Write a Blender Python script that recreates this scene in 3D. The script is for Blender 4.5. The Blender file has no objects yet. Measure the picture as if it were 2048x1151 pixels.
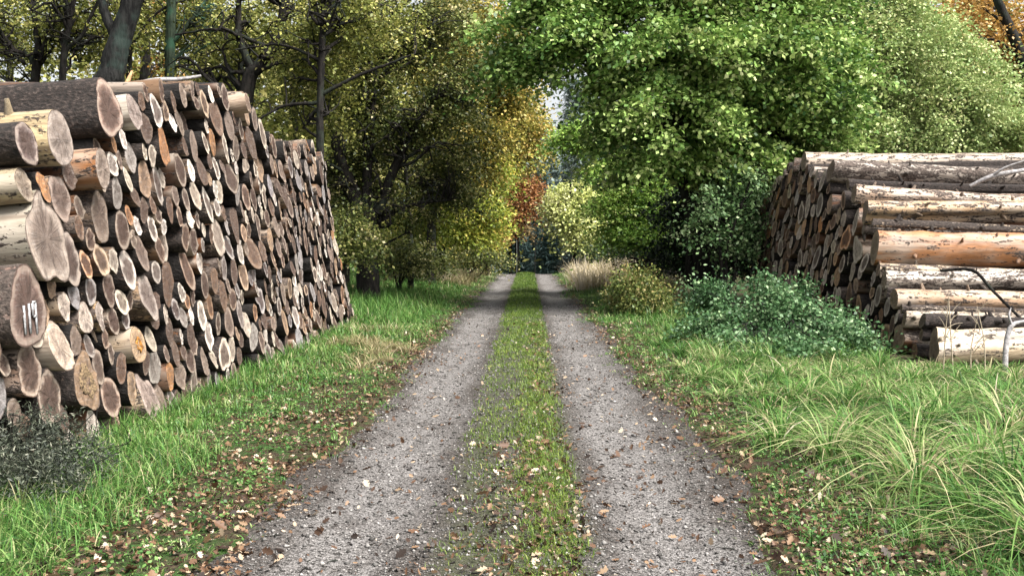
import bpy, math, random
import numpy as np
from mathutils import Vector, Matrix, Euler

# ------------------------------------------------------------------ camera, sky, sun, exposure
scene = bpy.context.scene
COL = scene.collection
CAM_H, FPX, W2, H2 = 1.64, 2000.0, 1024.0, 575.5
cam_data = bpy.data.cameras.new("camera")
cam_data.sensor_width = 36.0
cam_data.lens = 36.0 * FPX / 2048.0
cam_data.clip_end = 1000.0
cam = bpy.data.objects.new("camera", cam_data)
cam.location = (0, 0, CAM_H)
cam.rotation_euler = (math.radians(90 - 2.72), 0, math.radians(0.89))
COL.objects.link(cam)
scene.camera = cam

SUN_EL, SUN_AZ = 52.0, 124.0            # azimuth clockwise from +Y: over the right shoulder
world = bpy.data.worlds.new("World")
scene.world = world
world.use_nodes = True
wn, wl = world.node_tree.nodes, world.node_tree.links
wn.clear()
sky = wn.new("ShaderNodeTexSky")
sky.sky_type = 'NISHITA'
sky.sun_disc = False
sky.sun_elevation = math.radians(SUN_EL)
sky.sun_rotation = math.radians(SUN_AZ)
sky.air_density = 1.0
sky.dust_density = 4.0
hs = wn.new("ShaderNodeHueSaturation")
hs.inputs["Saturation"].default_value = 0.22      # overcast: a grey white sky
bg = wn.new("ShaderNodeBackground")
bg.inputs["Strength"].default_value = 0.095
wo = wn.new("ShaderNodeOutputWorld")
wl.new(sky.outputs[0], hs.inputs["Color"])
wl.new(hs.outputs[0], bg.inputs[0])
wl.new(bg.outputs[0], wo.inputs[0])

sun_data = bpy.data.lights.new("sun", 'SUN')
sun_data.energy = 3.2
sun_data.angle = math.radians(30)
sun_data.color = (1.0, 0.96, 0.9)
sun = bpy.data.objects.new("sun", sun_data)
az, el = math.radians(SUN_AZ), math.radians(SUN_EL)
sd = Vector((math.sin(az) * math.cos(el), math.cos(az) * math.cos(el), math.sin(el)))
sun.rotation_euler = sd.to_track_quat('Z', 'Y').to_euler()
COL.objects.link(sun)

scene.view_settings.view_transform = 'Standard'
scene.view_settings.look = 'None'
scene.view_settings.exposure = 1.55
scene.view_settings.gamma = 1.0
scene.render.engine = 'CYCLES'
scene.cycles.max_bounces = 6
scene.cycles.diffuse_bounces = 1
scene.cycles.glossy_bounces = 2
scene.cycles.transmission_bounces = 2
scene.cycles.transparent_max_bounces = 4

# ------------------------------------------------------------------ helpers
CAMM = Euler(cam.rotation_euler).to_matrix()

def P(px, py, depth):
    """world point seen at photo pixel (px, py) at the given distance along the track"""
    d = CAMM @ Vector(((px - W2) / FPX, (H2 - py) / FPX, -1.0))
    t = depth / d.y
    return np.array((d.x * t, depth, CAM_H + d.z * t))

def mpp(depth):
    return depth / FPX

def smooth(a, b, x):
    t = np.clip((x - a) / (b - a), 0, 1)
    return t * t * (3 - 2 * t)

def wav(x, y, s=1.0):
    return (np.sin(x * 1.7 * s + y * 0.9 * s) + np.sin(-x * 1.1 * s + y * 2.3 * s + 1.3)
            + np.sin(x * 3.1 * s + y * 1.9 * s + 2.1) * 0.6 + np.sin(x * 4.7 * s - y * 3.7 * s) * 0.4) / 3.0

def vnoise(x, y, seed=0):
    x = np.asarray(x, float); y = np.asarray(y, float)
    xi, yi = np.floor(x).astype(np.int64), np.floor(y).astype(np.int64)
    u, v = x - xi, y - yi
    u, v = u * u * (3 - 2 * u), v * v * (3 - 2 * v)
    def hsh(a, b):
        h = (a * 374761393 + b * 668265263 + seed * 1442695041) & 0x7fffffff
        h = ((h ^ (h >> 13)) * 1274126177) & 0x7fffffff
        return ((h ^ (h >> 16)) & 0xffff) / 65535.0
    return (hsh(xi, yi) * (1 - u) + hsh(xi + 1, yi) * u) * (1 - v) + (hsh(xi, yi + 1) * (1 - u) + hsh(xi + 1, yi + 1) * u) * v

RL, RR = -1.50, 1.35
def road_edges(y):
    y = np.asarray(y, float)
    l = RL + 0.09 * np.sin(y * 0.8) + 0.06 * np.sin(y * 2.3 + 1) + 0.12 * (vnoise(y * 1.9, y * 0 + 3.3, 5) - .5) + 0.03 * np.sin(y * 5.1)
    r = RR + 0.09 * np.sin(y * 0.7 + 2) + 0.06 * np.sin(y * 2.1) + 0.12 * (vnoise(y * 1.7, y * 0 + 8.3, 6) - .5) + 0.03 * np.sin(y * 4.7 + 1)
    return l, r

def base_z(x, y):
    x = np.asarray(x, float); y = np.asarray(y, float)
    dip = -0.11 * np.clip(y - 49, 0, 45) * smooth(48, 56, y)
    left = 0.30 * smooth(-3.6, -7.5, x) * smooth(18, 24, y)
    right = 0.05 * smooth(1.8, 3.6, x) - 0.10 * smooth(4.0, 6.0, x) * smooth(9, 12, y)
    return dip + left + right + 0.025 * wav(x, y, 0.9)

def road_z(x, y):
    z = base_z(x, y)
    rut = -0.035 * np.exp(-((x + 0.98) / 0.33) ** 2) - 0.035 * np.exp(-((x - 0.78) / 0.33) ** 2)
    hump = 0.03 * np.exp(-((x + 0.08) / 0.3) ** 2)
    return z + rut + hump + 0.006 * wav(x, y, 4.0)

def ground_z(x, y):
    l, r = road_edges(y)
    inside = smooth(-0.04, 0.06, np.asarray(x) - l) * smooth(-0.04, 0.06, r - np.asarray(x))
    return base_z(x, y) + 0.012 - 0.09 * inside

def surf_z(x, y):
    return np.maximum(road_z(x, y), ground_z(x, y))

def new_mesh(name, V, faces, mats, attrs=None, smooth_shade=False, matidx=None):
    """faces: list of (n,k) int arrays; attrs: {name: (type, domain, array)}"""
    me = bpy.data.meshes.new(name)
    V = np.ascontiguousarray(V, dtype=np.float32)
    loops = np.concatenate([f.ravel() for f in faces]).astype(np.int32)
    tot = np.concatenate([np.full(len(f), f.shape[1], np.int32) for f in faces])
    start = np.concatenate(([0], np.cumsum(tot)[:-1])).astype(np.int32)
    me.vertices.add(len(V)); me.vertices.foreach_set("co", V.ravel())
    me.loops.add(len(loops)); me.loops.foreach_set("vertex_index", loops)
    me.polygons.add(len(tot))
    me.polygons.foreach_set("loop_start", start)
    me.polygons.foreach_set("loop_total", tot)
    if smooth_shade:
        me.polygons.foreach_set("use_smooth", np.ones(len(tot), bool))
    for m in (mats if isinstance(mats, (list, tuple)) else [mats]):
        me.materials.append(m)
    if matidx is not None:
        me.polygons.foreach_set("material_index", np.asarray(matidx, np.int32))
    for k, (typ, dom, arr) in (attrs or {}).items():
        a = me.attributes.new(k, typ, dom)
        key = {"FLOAT": "value", "FLOAT_COLOR": "color", "FLOAT_VECTOR": "vector"}[typ]
        a.data.foreach_set(key, np.ascontiguousarray(arr, dtype=np.float32).ravel())
    me.update(calc_edges=True)
    return me

def link(name, me, parent=None):
    o = bpy.data.objects.new(name, me)
    COL.objects.link(o)
    if parent is not None:
        o.parent = parent
    return o

def tag(o, label=None, cat=None, group=None, kind=None):
    if label: o["label"] = label
    if cat: o["category"] = cat
    if group: o["group"] = group
    if kind: o["kind"] = kind
    return o

def empty(name, loc):
    o = bpy.data.objects.new(name, None)
    o.empty_display_size = 0.3
    o.location = [float(v) for v in loc]
    COL.objects.link(o)
    return o

# ------------------------------------------------------------------ materials
class NT:
    def __init__(s, name):
        s.m = bpy.data.materials.new(name)
        s.m.use_nodes = True
        s.t = s.m.node_tree
        s.t.nodes.clear()
        s.out = s.n("ShaderNodeOutputMaterial")
    def n(s, typ, **kw):
        nd = s.t.nodes.new(typ)
        for k, v in kw.items():
            setattr(nd, k, v)
        return nd
    def put(s, sock, v):
        if hasattr(v, "is_output") or isinstance(v, bpy.types.NodeSocket):
            s.t.links.new(v, sock)
        elif v is not None:
            sock.default_value = v
    def math(s, op, a, b=None, c=None, clamp=False):
        nd = s.n("ShaderNodeMath", operation=op, use_clamp=clamp)
        s.put(nd.inputs[0], a)
        if b is not None: s.put(nd.inputs[1], b)
        if c is not None: s.put(nd.inputs[2], c)
        return nd.outputs[0]
    def vmath(s, op, a, b=None):
        nd = s.n("ShaderNodeVectorMath", operation=op)
        s.put(nd.inputs[0], a)
        if b is not None: s.put(nd.inputs[1], b)
        return nd.outputs["Value"] if op in ("LENGTH", "DOT_PRODUCT") else nd.outputs[0]
    def noise(s, vec, scale, detail=3.0, rough=0.55, dist=0.0):
        nd = s.n("ShaderNodeTexNoise")
        s.put(nd.inputs["Vector"], vec)
        nd.inputs["Scale"].default_value = scale
        nd.inputs["Detail"].default_value = detail
        nd.inputs["Roughness"].default_value = rough
        nd.inputs["Distortion"].default_value = dist
        return nd.outputs[0]
    def vor(s, vec, scale, feature='F1'):
        nd = s.n("ShaderNodeTexVoronoi", feature=feature)
        s.put(nd.inputs["Vector"], vec)
        nd.inputs["Scale"].default_value = scale
        return nd
    def ramp(s, fac, stops, interp='LINEAR'):
        nd = s.n("ShaderNodeValToRGB")
        nd.color_ramp.interpolation = interp
        e = nd.color_ramp.elements
        while len(e) < len(stops): e.new(0.5)
        for i, (p, c) in enumerate(stops):
            e[i].position = p
            e[i].color = (c[0], c[1], c[2], 1) if not isinstance(c, (int, float)) else (c, c, c, 1)
        s.put(nd.inputs[0], fac)
        return nd.outputs[0]
    def rng(s, v, a, b, c=0.0, d=1.0, st=True):
        nd = s.n("ShaderNodeMapRange", interpolation_type='SMOOTHSTEP' if st else 'LINEAR')
        s.put(nd.inputs[0], v)
        for i, x in enumerate((a, b, c, d)): s.put(nd.inputs[1 + i], x)
        return nd.outputs[0]
    def mix(s, fac, a, b, mode='MIX'):
        nd = s.n("ShaderNodeMix", data_type='RGBA', blend_type=mode)
        s.put(nd.inputs[0], fac)
        for sk, v in ((nd.inputs[6], a), (nd.inputs[7], b)):
            if isinstance(v, tuple): v = (v[0], v[1], v[2], 1)
            s.put(sk, v)
        return nd.outputs[2]
    def attr(s, name):
        return s.n("ShaderNodeAttribute", attribute_name=name)
    def bump(s, h, strength, dist):
        nd = s.n("ShaderNodeBump")
        nd.inputs["Strength"].default_value = strength
        nd.inputs["Distance"].default_value = dist
        s.put(nd.inputs["Height"], h)
        return nd.outputs[0]
    def bsdf(s, col, rough=0.8, spec=0.3, normal=None):
        nd = s.n("ShaderNodeBsdfPrincipled")
        if isinstance(col, tuple): col = (col[0], col[1], col[2], 1)
        s.put(nd.inputs["Base Color"], col)
        s.put(nd.inputs["Roughness"], rough)
        nd.inputs["Specular IOR Level"].default_value = spec
        if normal is not None: s.put(nd.inputs["Normal"], normal)
        return nd.outputs[0]
    def done(s, sh):
        s.t.links.new(sh, s.out.inputs[0])
        return s.m

def leaf_mat(name, stops, trans=0.22, rough=0.48, spec=0.36):
    t = NT(name)
    a = t.attr("tint")
    c = t.ramp(a.outputs["Fac"], stops)
    p = t.bsdf(c, rough, spec)
    tr = t.n("ShaderNodeBsdfTranslucent")
    t.put(tr.inputs[0], c)
    mx = t.n("ShaderNodeMixShader")
    mx.inputs[0].default_value = trans
    t.t.links.new(p, mx.inputs[1]); t.t.links.new(tr.outputs[0], mx.inputs[2])
    return t.done(mx.outputs[0])

def mat_tree_bark(name, dark, light, lichen):
    t = NT(name)
    g = t.n("ShaderNodeNewGeometry").outputs["Position"]
    mp = t.vmath('MULTIPLY', g, (1.0, 1.0, 0.22))
    n1 = t.noise(mp, 18, 5, 0.65)
    n2 = t.noise(g, 2.2, 3)
    c = t.mix(t.rng(n1, 0.35, 0.7), dark, light)
    c = t.mix(t.math('MULTIPLY', t.rng(n2, 0.5, 0.66), 0.6), c, lichen)
    return t.done(t.bsdf(c, 0.9, 0.2, t.bump(n1, 0.8, 0.03)))

M_BARK = mat_tree_bark("tree_bark", (0.005, 0.0045, 0.004), (0.026, 0.022, 0.019), (0.026, 0.036, 0.025))
M_BARK_GREY = mat_tree_bark("grey_bark", (0.03, 0.034, 0.034), (0.11, 0.115, 0.11), (0.08, 0.13, 0.11))

def mat_log_bark():
    t = NT("log_bark")
    v = t.attr("bk").outputs["Vector"]
    wood = t.attr("wood")
    peel = wood.outputs["Alpha"]
    st = t.vmath('MULTIPLY', v, (4.2, 15.0, 15.0))
    n1 = t.noise(st, 1.0, 4, 0.6, 0.3)
    n2 = t.noise(t.vmath('MULTIPLY', v, (9.0, 60.0, 60.0)), 1.0, 4, 0.65)
    n3 = t.noise(t.vmath('MULTIPLY', v, (26.0, 40.0, 40.0)), 1.0, 3, 0.6)
    n4 = t.noise(t.vmath('MULTIPLY', v, (1.6, 5.0, 5.0)), 1.0, 2)
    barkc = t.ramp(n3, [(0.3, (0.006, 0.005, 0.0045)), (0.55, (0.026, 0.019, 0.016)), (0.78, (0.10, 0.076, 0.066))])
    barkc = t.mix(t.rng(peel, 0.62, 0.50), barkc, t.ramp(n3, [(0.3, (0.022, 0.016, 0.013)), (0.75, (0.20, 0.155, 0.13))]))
    gap_shade = t.rng(peel, 1.05, 1.3)
    barkc = t.mix(gap_shade, barkc, t.mix(0.72, barkc, (0.004, 0.0035, 0.003)))  # bark colour blackened to paint the shade between the left stack's logs
    woodc = t.mix(t.rng(n2, 0.3, 0.7), t.mix(0.45, wood.outputs["Color"], (0.10, 0.05, 0.025), 'MIX'), wood.outputs["Color"])
    n5 = t.noise(t.vmath('MULTIPLY', v, (0.7, 11.0, 11.0)), 1.0, 3, 0.6)
    woodc = t.mix(t.math('MULTIPLY', t.rng(n4, 0.42, 0.66), 0.7), woodc, (0.38, 0.325, 0.27))
    woodc = t.mix(t.math('MULTIPLY', t.rng(n5, 0.5, 0.68), 0.6), woodc, (0.10, 0.065, 0.045))
    kn = t.vor(t.vmath('MULTIPLY', v, (1.0, 1.6, 1.6)), 3.1)
    knot = t.rng(kn.outputs["Distance"], 0.07, 0.03)
    woodc = t.mix(knot, woodc, (0.03, 0.018, 0.012))
    edge = t.math('ADD', t.math('MULTIPLY', n1, 0.62), t.math('MULTIPLY', n3, 0.38))
    d = t.math('SUBTRACT', edge, peel)
    isbark = t.rng(d, 0.03, -0.03)
    c = t.mix(isbark, woodc, barkc)
    h = t.math('ADD', t.math('MULTIPLY', isbark, t.math('ADD', 0.4, n3)), t.math('ADD', t.math('MULTIPLY', n2, 0.25), t.math('MULTIPLY', n4, 0.5)))
    r = t.rng(isbark, 0, 1, 0.5, 0.92)
    return t.done(t.bsdf(c, r, 0.4, t.bump(h, 1.0, 0.018)))

def mat_log_face():
    t = NT("log_cut_face")
    v = t.attr("ring").outputs["Vector"]
    rn = t.attr("rn").outputs["Fac"]
    wood = t.attr("wood")
    sep = t.n("ShaderNodeSeparateXYZ"); t.put(sep.inputs[0], v)
    u, w, seed = sep.outputs
    flat = t.n("ShaderNodeCombineXYZ"); t.put(flat.inputs[0], u); t.put(flat.inputs[1], w)
    nd = t.noise(v, 7.0, 3)
    rad = t.math('ADD', t.vmath('LENGTH', flat.outputs[0]), t.math('MULTIPLY', nd, 0.05))
    ring = t.math('SINE', t.math('MULTIPLY', rad, 330.0))
    ring2 = t.math('SINE', t.math('MULTIPLY', rad, 95.0))
    blotch = t.noise(v, 11.0, 4, 0.65)
    streak = t.noise(t.vmath('MULTIPLY', v, (16.0, 60.0, 1.0)), 1.0, 4, 0.6)
    ang = t.math('ARCTAN2', w, u)
    pc = t.n("ShaderNodeCombineXYZ")
    t.put(pc.inputs[0], t.math('MULTIPLY', t.math('COSINE', ang), 3.5))
    t.put(pc.inputs[1], t.math('MULTIPLY', t.math('SINE', ang), 3.5)); t.put(pc.inputs[2], seed)
    crk = t.noise(pc.outputs[0], 2.0, 3, 0.7)
    crack = t.math('MULTIPLY', t.rng(t.math('ABSOLUTE', t.math('SUBTRACT', crk, 0.5)), 0.018, 0.004),
                   t.math('MULTIPLY', t.rng(rn, 0.05, 0.3), t.rng(rn, 0.95, 0.6)))
    c = wood.outputs["Color"]
    c = t.mix(t.rng(blotch, 0.38, 0.68, 0.0, 0.7), c, t.mix(0.75, c, (0.06, 0.045, 0.04)))
    c = t.mix(t.rng(streak, 0.45, 0.72, 0.0, 0.45), c, t.mix(0.3, c, (0.8, 0.76, 0.72)))
    drip = t.noise(t.vmath('MULTIPLY', v, (30.0, 7.0, 1.0)), 1.0, 4, 0.65)
    c = t.mix(t.rng(drip, 0.50, 0.68, 0.0, 0.75), c, t.mix(0.8, c, (0.035, 0.026, 0.024)))
    saw = t.noise(t.vmath('MULTIPLY', v, (14.0, 150.0, 1.0)), 1.0, 2, 0.5)
    heart = t.math('MULTIPLY', t.rng(t.math('ADD', rn, t.math('MULTIPLY', t.math('SUBTRACT', blotch, 0.5), 0.55)), 0.82, 0.52), wood.outputs["Alpha"])
    c = t.mix(heart, c, t.mix(0.85, c, (0.045, 0.026, 0.021)))
    c = t.mix(t.rng(ring, -1, 1, 0.0, 0.22, False), c, (0.10, 0.07, 0.05))
    c = t.mix(t.rng(ring2, -0.2, 1, 0.0, 0.2, False), c, (0.10, 0.07, 0.055))
    c = t.mix(t.math('MULTIPLY', crack, 0.5), c, (0.02, 0.014, 0.012))
    pr_ = t.math('MULTIPLY', t.math('MULTIPLY', t.rng(rn, 0.74, 0.86), t.rng(rn, 0.97, 0.93)), t.math('MULTIPLY', t.rng(wood.outputs['Alpha'], 0.5, 1.0), 0.5))
    c = t.mix(pr_, c, t.mix(0.5, c, (0.62, 0.52, 0.42)))
    rim = t.rng(rn, 0.945, 0.98)
    c = t.mix(t.math('MULTIPLY', rim, 0.75), c, (0.05, 0.034, 0.026))
    h = t.math('ADD', t.math('ADD', t.math('MULTIPLY', streak, 0.6), t.math('MULTIPLY', saw, 0.5)), t.math('MULTIPLY', crack, -1.5))
    return t.done(t.bsdf(c, 0.78, 0.25, t.bump(h, 0.5, 0.006)))

def mat_ground():
    t = NT("verge_soil")
    g = t.n("ShaderNodeNewGeometry").outputs["Position"]
    n1 = t.noise(g, 1.3, 4); n2 = t.noise(g, 35, 4, 0.7); n3 = t.noise(g, 9, 3)
    c = t.mix(t.rng(n2, 0.3, 0.7), (0.018, 0.013, 0.009), (0.075, 0.055, 0.035))
    c = t.mix(t.rng(t.math('ADD', t.math('MULTIPLY', n1, 0.5), t.math('MULTIPLY', n3, 0.5)), 0.46, 0.60), c, t.mix(n2, (0.015, 0.035, 0.008), (0.05, 0.10, 0.025)))
    return t.done(t.bsdf(c, 0.95, 0.15, t.bump(n2, 0.8, 0.03)))

def mat_road():
    t = NT("gravel_track")
    g = t.n("ShaderNodeNewGeometry").outputs["Position"]
    sep = t.n("ShaderNodeSeparateXYZ"); t.put(sep.inputs[0], g)
    x, y = sep.outputs[0], sep.outputs[1]
    n1 = t.noise(t.vmath('MULTIPLY', g, (1.6, 0.5, 1.0)), 1.5, 4, 0.6)
    n2 = t.noise(g, 60, 4, 0.75)
    n3 = t.noise(g, 14, 3, 0.6)
    st = t.vor(g, 60)
    st2 = t.vor(g, 95)
    def wheel(cx):
        return t.rng(t.math('ADD', t.math('ABSOLUTE', t.math('SUBTRACT', x, cx)), t.math('ADD', t.math('MULTIPLY', t.math('SUBTRACT', n1, 0.5), 0.8), t.math('MULTIPLY', t.math('SUBTRACT', n3, 0.5), 0.5))), 0.50, 0.10)
    wear = t.math('MAXIMUM', wheel(-0.97), wheel(0.80))
    dark = t.mix(t.rng(n2, 0.36, 0.68), (0.012, 0.010, 0.008), (0.125, 0.108, 0.096))
    pale = t.mix(t.rng(n2, 0.36, 0.66), (0.060, 0.055, 0.051), (0.33, 0.312, 0.302))
    c = t.mix(t.math('MULTIPLY', wear, t.rng(n3, 0.3, 0.55, 0.45, 1.0)), dark, pale)
    damp = t.noise(t.vmath('MULTIPLY', g, (1.3, 0.55, 1.0)), 2.3, 5, 0.65)
    c = t.mix(t.rng(damp, 0.50, 0.66, 0.0, 0.62), c, t.mix(t.rng(n2, 0.36, 0.68), (0.018, 0.015, 0.013), (0.14, 0.122, 0.11)))
    sc = t.n("ShaderNodeSeparateColor"); t.put(sc.inputs[0], st.outputs["Color"])
    pick = t.rng(sc.outputs[0], 0.84, 0.9)
    c = t.mix(t.math('MULTIPLY', pick, t.rng(st.outputs["Distance"], 0.36, 0.28)), c, t.mix(sc.outputs[1], (0.08, 0.075, 0.08), (0.42, 0.39, 0.38)))
    pick2 = t.rng(sc.outputs[2], 0.8, 0.85)
    c = t.mix(t.math('MULTIPLY', pick2, t.rng(st.outputs["Distance"], 0.5, 0.3)), c, (0.02, 0.017, 0.015))
    mid = t.math('MULTIPLY', t.rng(t.math('ABSOLUTE', t.math('ADD', x, 0.06)), 0.5, 0.3), t.rng(t.math('ADD', n1, t.math('MULTIPLY', n3, 0.3)), 0.45, 0.7))
    c = t.mix(t.math('MULTIPLY', mid, 0.6), c, t.mix(n2, (0.03, 0.04, 0.015), (0.09, 0.10, 0.045)))
    h = t.math('ADD', t.math('MULTIPLY', n2, 0.7), t.math('MULTIPLY', t.rng(st2.outputs["Distance"], 0.5, 0.0), 0.5))
    return t.done(t.bsdf(c, 0.85, 0.25, t.bump(h, 0.9, 0.02)))

def mat_plain(name, a, b, scale=30, rough=0.8, spec=0.25):
    t = NT(name)
    g = t.n("ShaderNodeTexCoord").outputs["Object"]
    n = t.noise(g, scale, 4, 0.65)
    return t.done(t.bsdf(t.mix(t.rng(n, 0.3, 0.7), a, b), rough, spec, t.bump(n, 0.6, 0.01)))

M_LBARK = mat_log_bark()
M_LFACE = mat_log_face()
M_PAINT = mat_plain("white_paint", (0.20, 0.19, 0.19), (0.46, 0.46, 0.47), 45)
M_ROT = mat_plain("rotten_heart", (0.02, 0.014, 0.01), (0.30, 0.21, 0.12), 45, 0.95)

# ------------------------------------------------------------------ ground and track
def grid(xs, ys, zf):
    X, Y = np.meshgrid(xs, ys)
    Z = zf(X, Y)
    V = np.stack((X, Y, Z), -1).reshape(-1, 3)
    nx, ny = len(xs), len(ys)
    i = (np.arange(ny - 1)[:, None] * nx + np.arange(nx - 1)[None]).ravel()
    F = np.stack((i, i + 1, i + nx + 1, i + nx), -1)
    return V, F

ysg = np.concatenate((np.arange(-14, 3, 1.0), np.arange(3, 16, 0.12), np.arange(16, 56, 0.35), np.arange(56, 110, 2.0), np.arange(110, 420, 20.0)))
xsg = np.concatenate((np.arange(-220, -20, 20.0), np.arange(-20, -4, 0.7), np.arange(-4, 4, 0.07), np.arange(4, 20, 0.7), np.arange(20, 221, 20.0)))
V, F = grid(xsg, ysg, ground_z)
tag(link("ground", new_mesh("ground", V, [F], mat_ground(), smooth_shade=True)), "dark soil of the grass verges beside the track", "ground", kind="structure")
ysr = np.concatenate((np.arange(-6, 3, 0.4), np.arange(3, 14, 0.06), np.arange(14, 56, 0.2)))
us = np.linspace(0, 1, 60)
L_, R_ = road_edges(ysr)
X = L_[:, None] - 0.05 + us[None] * (R_ - L_ + 0.10)[:, None]
Y = np.repeat(ysr[:, None], 60, 1)
Z = road_z(X, Y)
V = np.stack((X, Y, Z), -1).reshape(-1, 3)
i = (np.arange(len(ysr) - 1)[:, None] * 60 + np.arange(59)[None]).ravel()
F = np.stack((i, i + 1, i + 61, i + 60), -1)
tag(link("road", new_mesh("road", V, [F], mat_road(), smooth_shade=True)), "gravel track with two pale wheel ruts", "track", kind="structure")

# ------------------------------------------------------------------ log stacks
def pack(prof, y0, y1, anchors, rs, seed, nmax=800, slack=0.15, z0=None):
    rnd = random.Random(seed)
    C = [list(a) for a in anchors]
    rmin, rmax = rs(rnd, True)
    pairs = set()
    def addpairs(k):
        for j in range(len(C)):
            if j != k and math.hypot(C[j][0] - C[k][0], C[j][1] - C[k][1]) < C[j][2] + C[k][2] + 2 * rmax:
                pairs.add((min(j, k), max(j, k)))
    for k in range(len(C)): addpairs(k)
    def sols(p, r):
        (ya, za, ra), (yb, zb, rb) = C[p[0]], C[p[1]]
        da, db = ra + r, rb + r
        dx, dz = yb - ya, zb - za
        d = math.hypot(dx, dz)
        if d > da + db or d < abs(da - db) or d < 1e-6: return []
        a = (da * da - db * db + d * d) / (2 * d)
        h = math.sqrt(max(da * da - a * a, 0))
        mx, mz = ya + a * dx / d, za + a * dz / d
        return [(mx - h * dz / d, mz + h * dx / d), (mx + h * dz / d, mz - h * dx / d)]
    def ok(y, z, r, A):
        if y < y0 or y > y1 or z < r * 0.9 or z + r * (1 - 2 * slack) > prof(y): return False
        dd = (A[:, 0] - y) ** 2 + (A[:, 1] - z) ** 2 - (A[:, 2] + r - 0.004) ** 2
        return bool((dd >= 0).all())
    fails = 0
    while len(C) < nmax and fails < 14:
        r = rs(rnd, False)
        if fails > 5: r = rmin
        A = np.array(C) if C else np.zeros((0, 3))
        cand = []
        for k, (y, z, rr) in enumerate(C):          # resting on the floor against a neighbour
            if z - rr < 2 * rmax:
                dzz = z - r
                t = (rr + r) ** 2 - dzz * dzz
                if t > 0:
                    cand += [(r, y - math.sqrt(t)), (r, y + math.sqrt(t))]
        if not C or fails > 3:
            cand += [(r, y0 + r + q * 0.05) for q in range(int((y1 - y0) / 0.05))]
        dead = []
        for p in pairs:
            s = sols(p, r)
            for (y, z) in s: cand.append((z, y))
        cand.sort()
        hit = None
        for z, y in cand:
            if ok(y, z, r, A):
                hit = (y, z, r); break
        if hit is None:
            fails += 1
            continue
        fails = 0
        C.append(list(hit)); addpairs(len(C) - 1)
        if len(C) % 25 == 0:                          # drop pockets that are already closed
            A = np.array(C)
            for p in list(pairs):
                if not any(ok(y, z, rmin, A) for (y, z) in sols(p, rmin)) and not any(ok(y, z, rmax * 0.8, A) for (y, z) in sols(p, rmax * 0.8)):
                    pairs.discard(p)
    return C

FACE_TONES = [  # word, colour, weight
    ("dark brown", (0.10, 0.066, 0.050), 4), ("grey-brown", (0.25, 0.20, 0.165), 5), ("grey", (0.34, 0.32, 0.31), 3),
    ("pale", (0.60, 0.54, 0.46), 4), ("whitish", (0.78, 0.74, 0.69), 3), ("tan", (0.40, 0.285, 0.19), 3),
    ("brown", (0.16, 0.098, 0.066), 4), ("blue-grey", (0.29, 0.29, 0.31), 2), ("orange-brown", (0.40, 0.20, 0.085), 1)]
BODY_TONES = [((0.14, 0.06, 0.028), 4), ((0.17, 0.10, 0.055), 2), ((0.30, 0.22, 0.15), 1), ((0.07, 0.035, 0.022), 5)]

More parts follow.
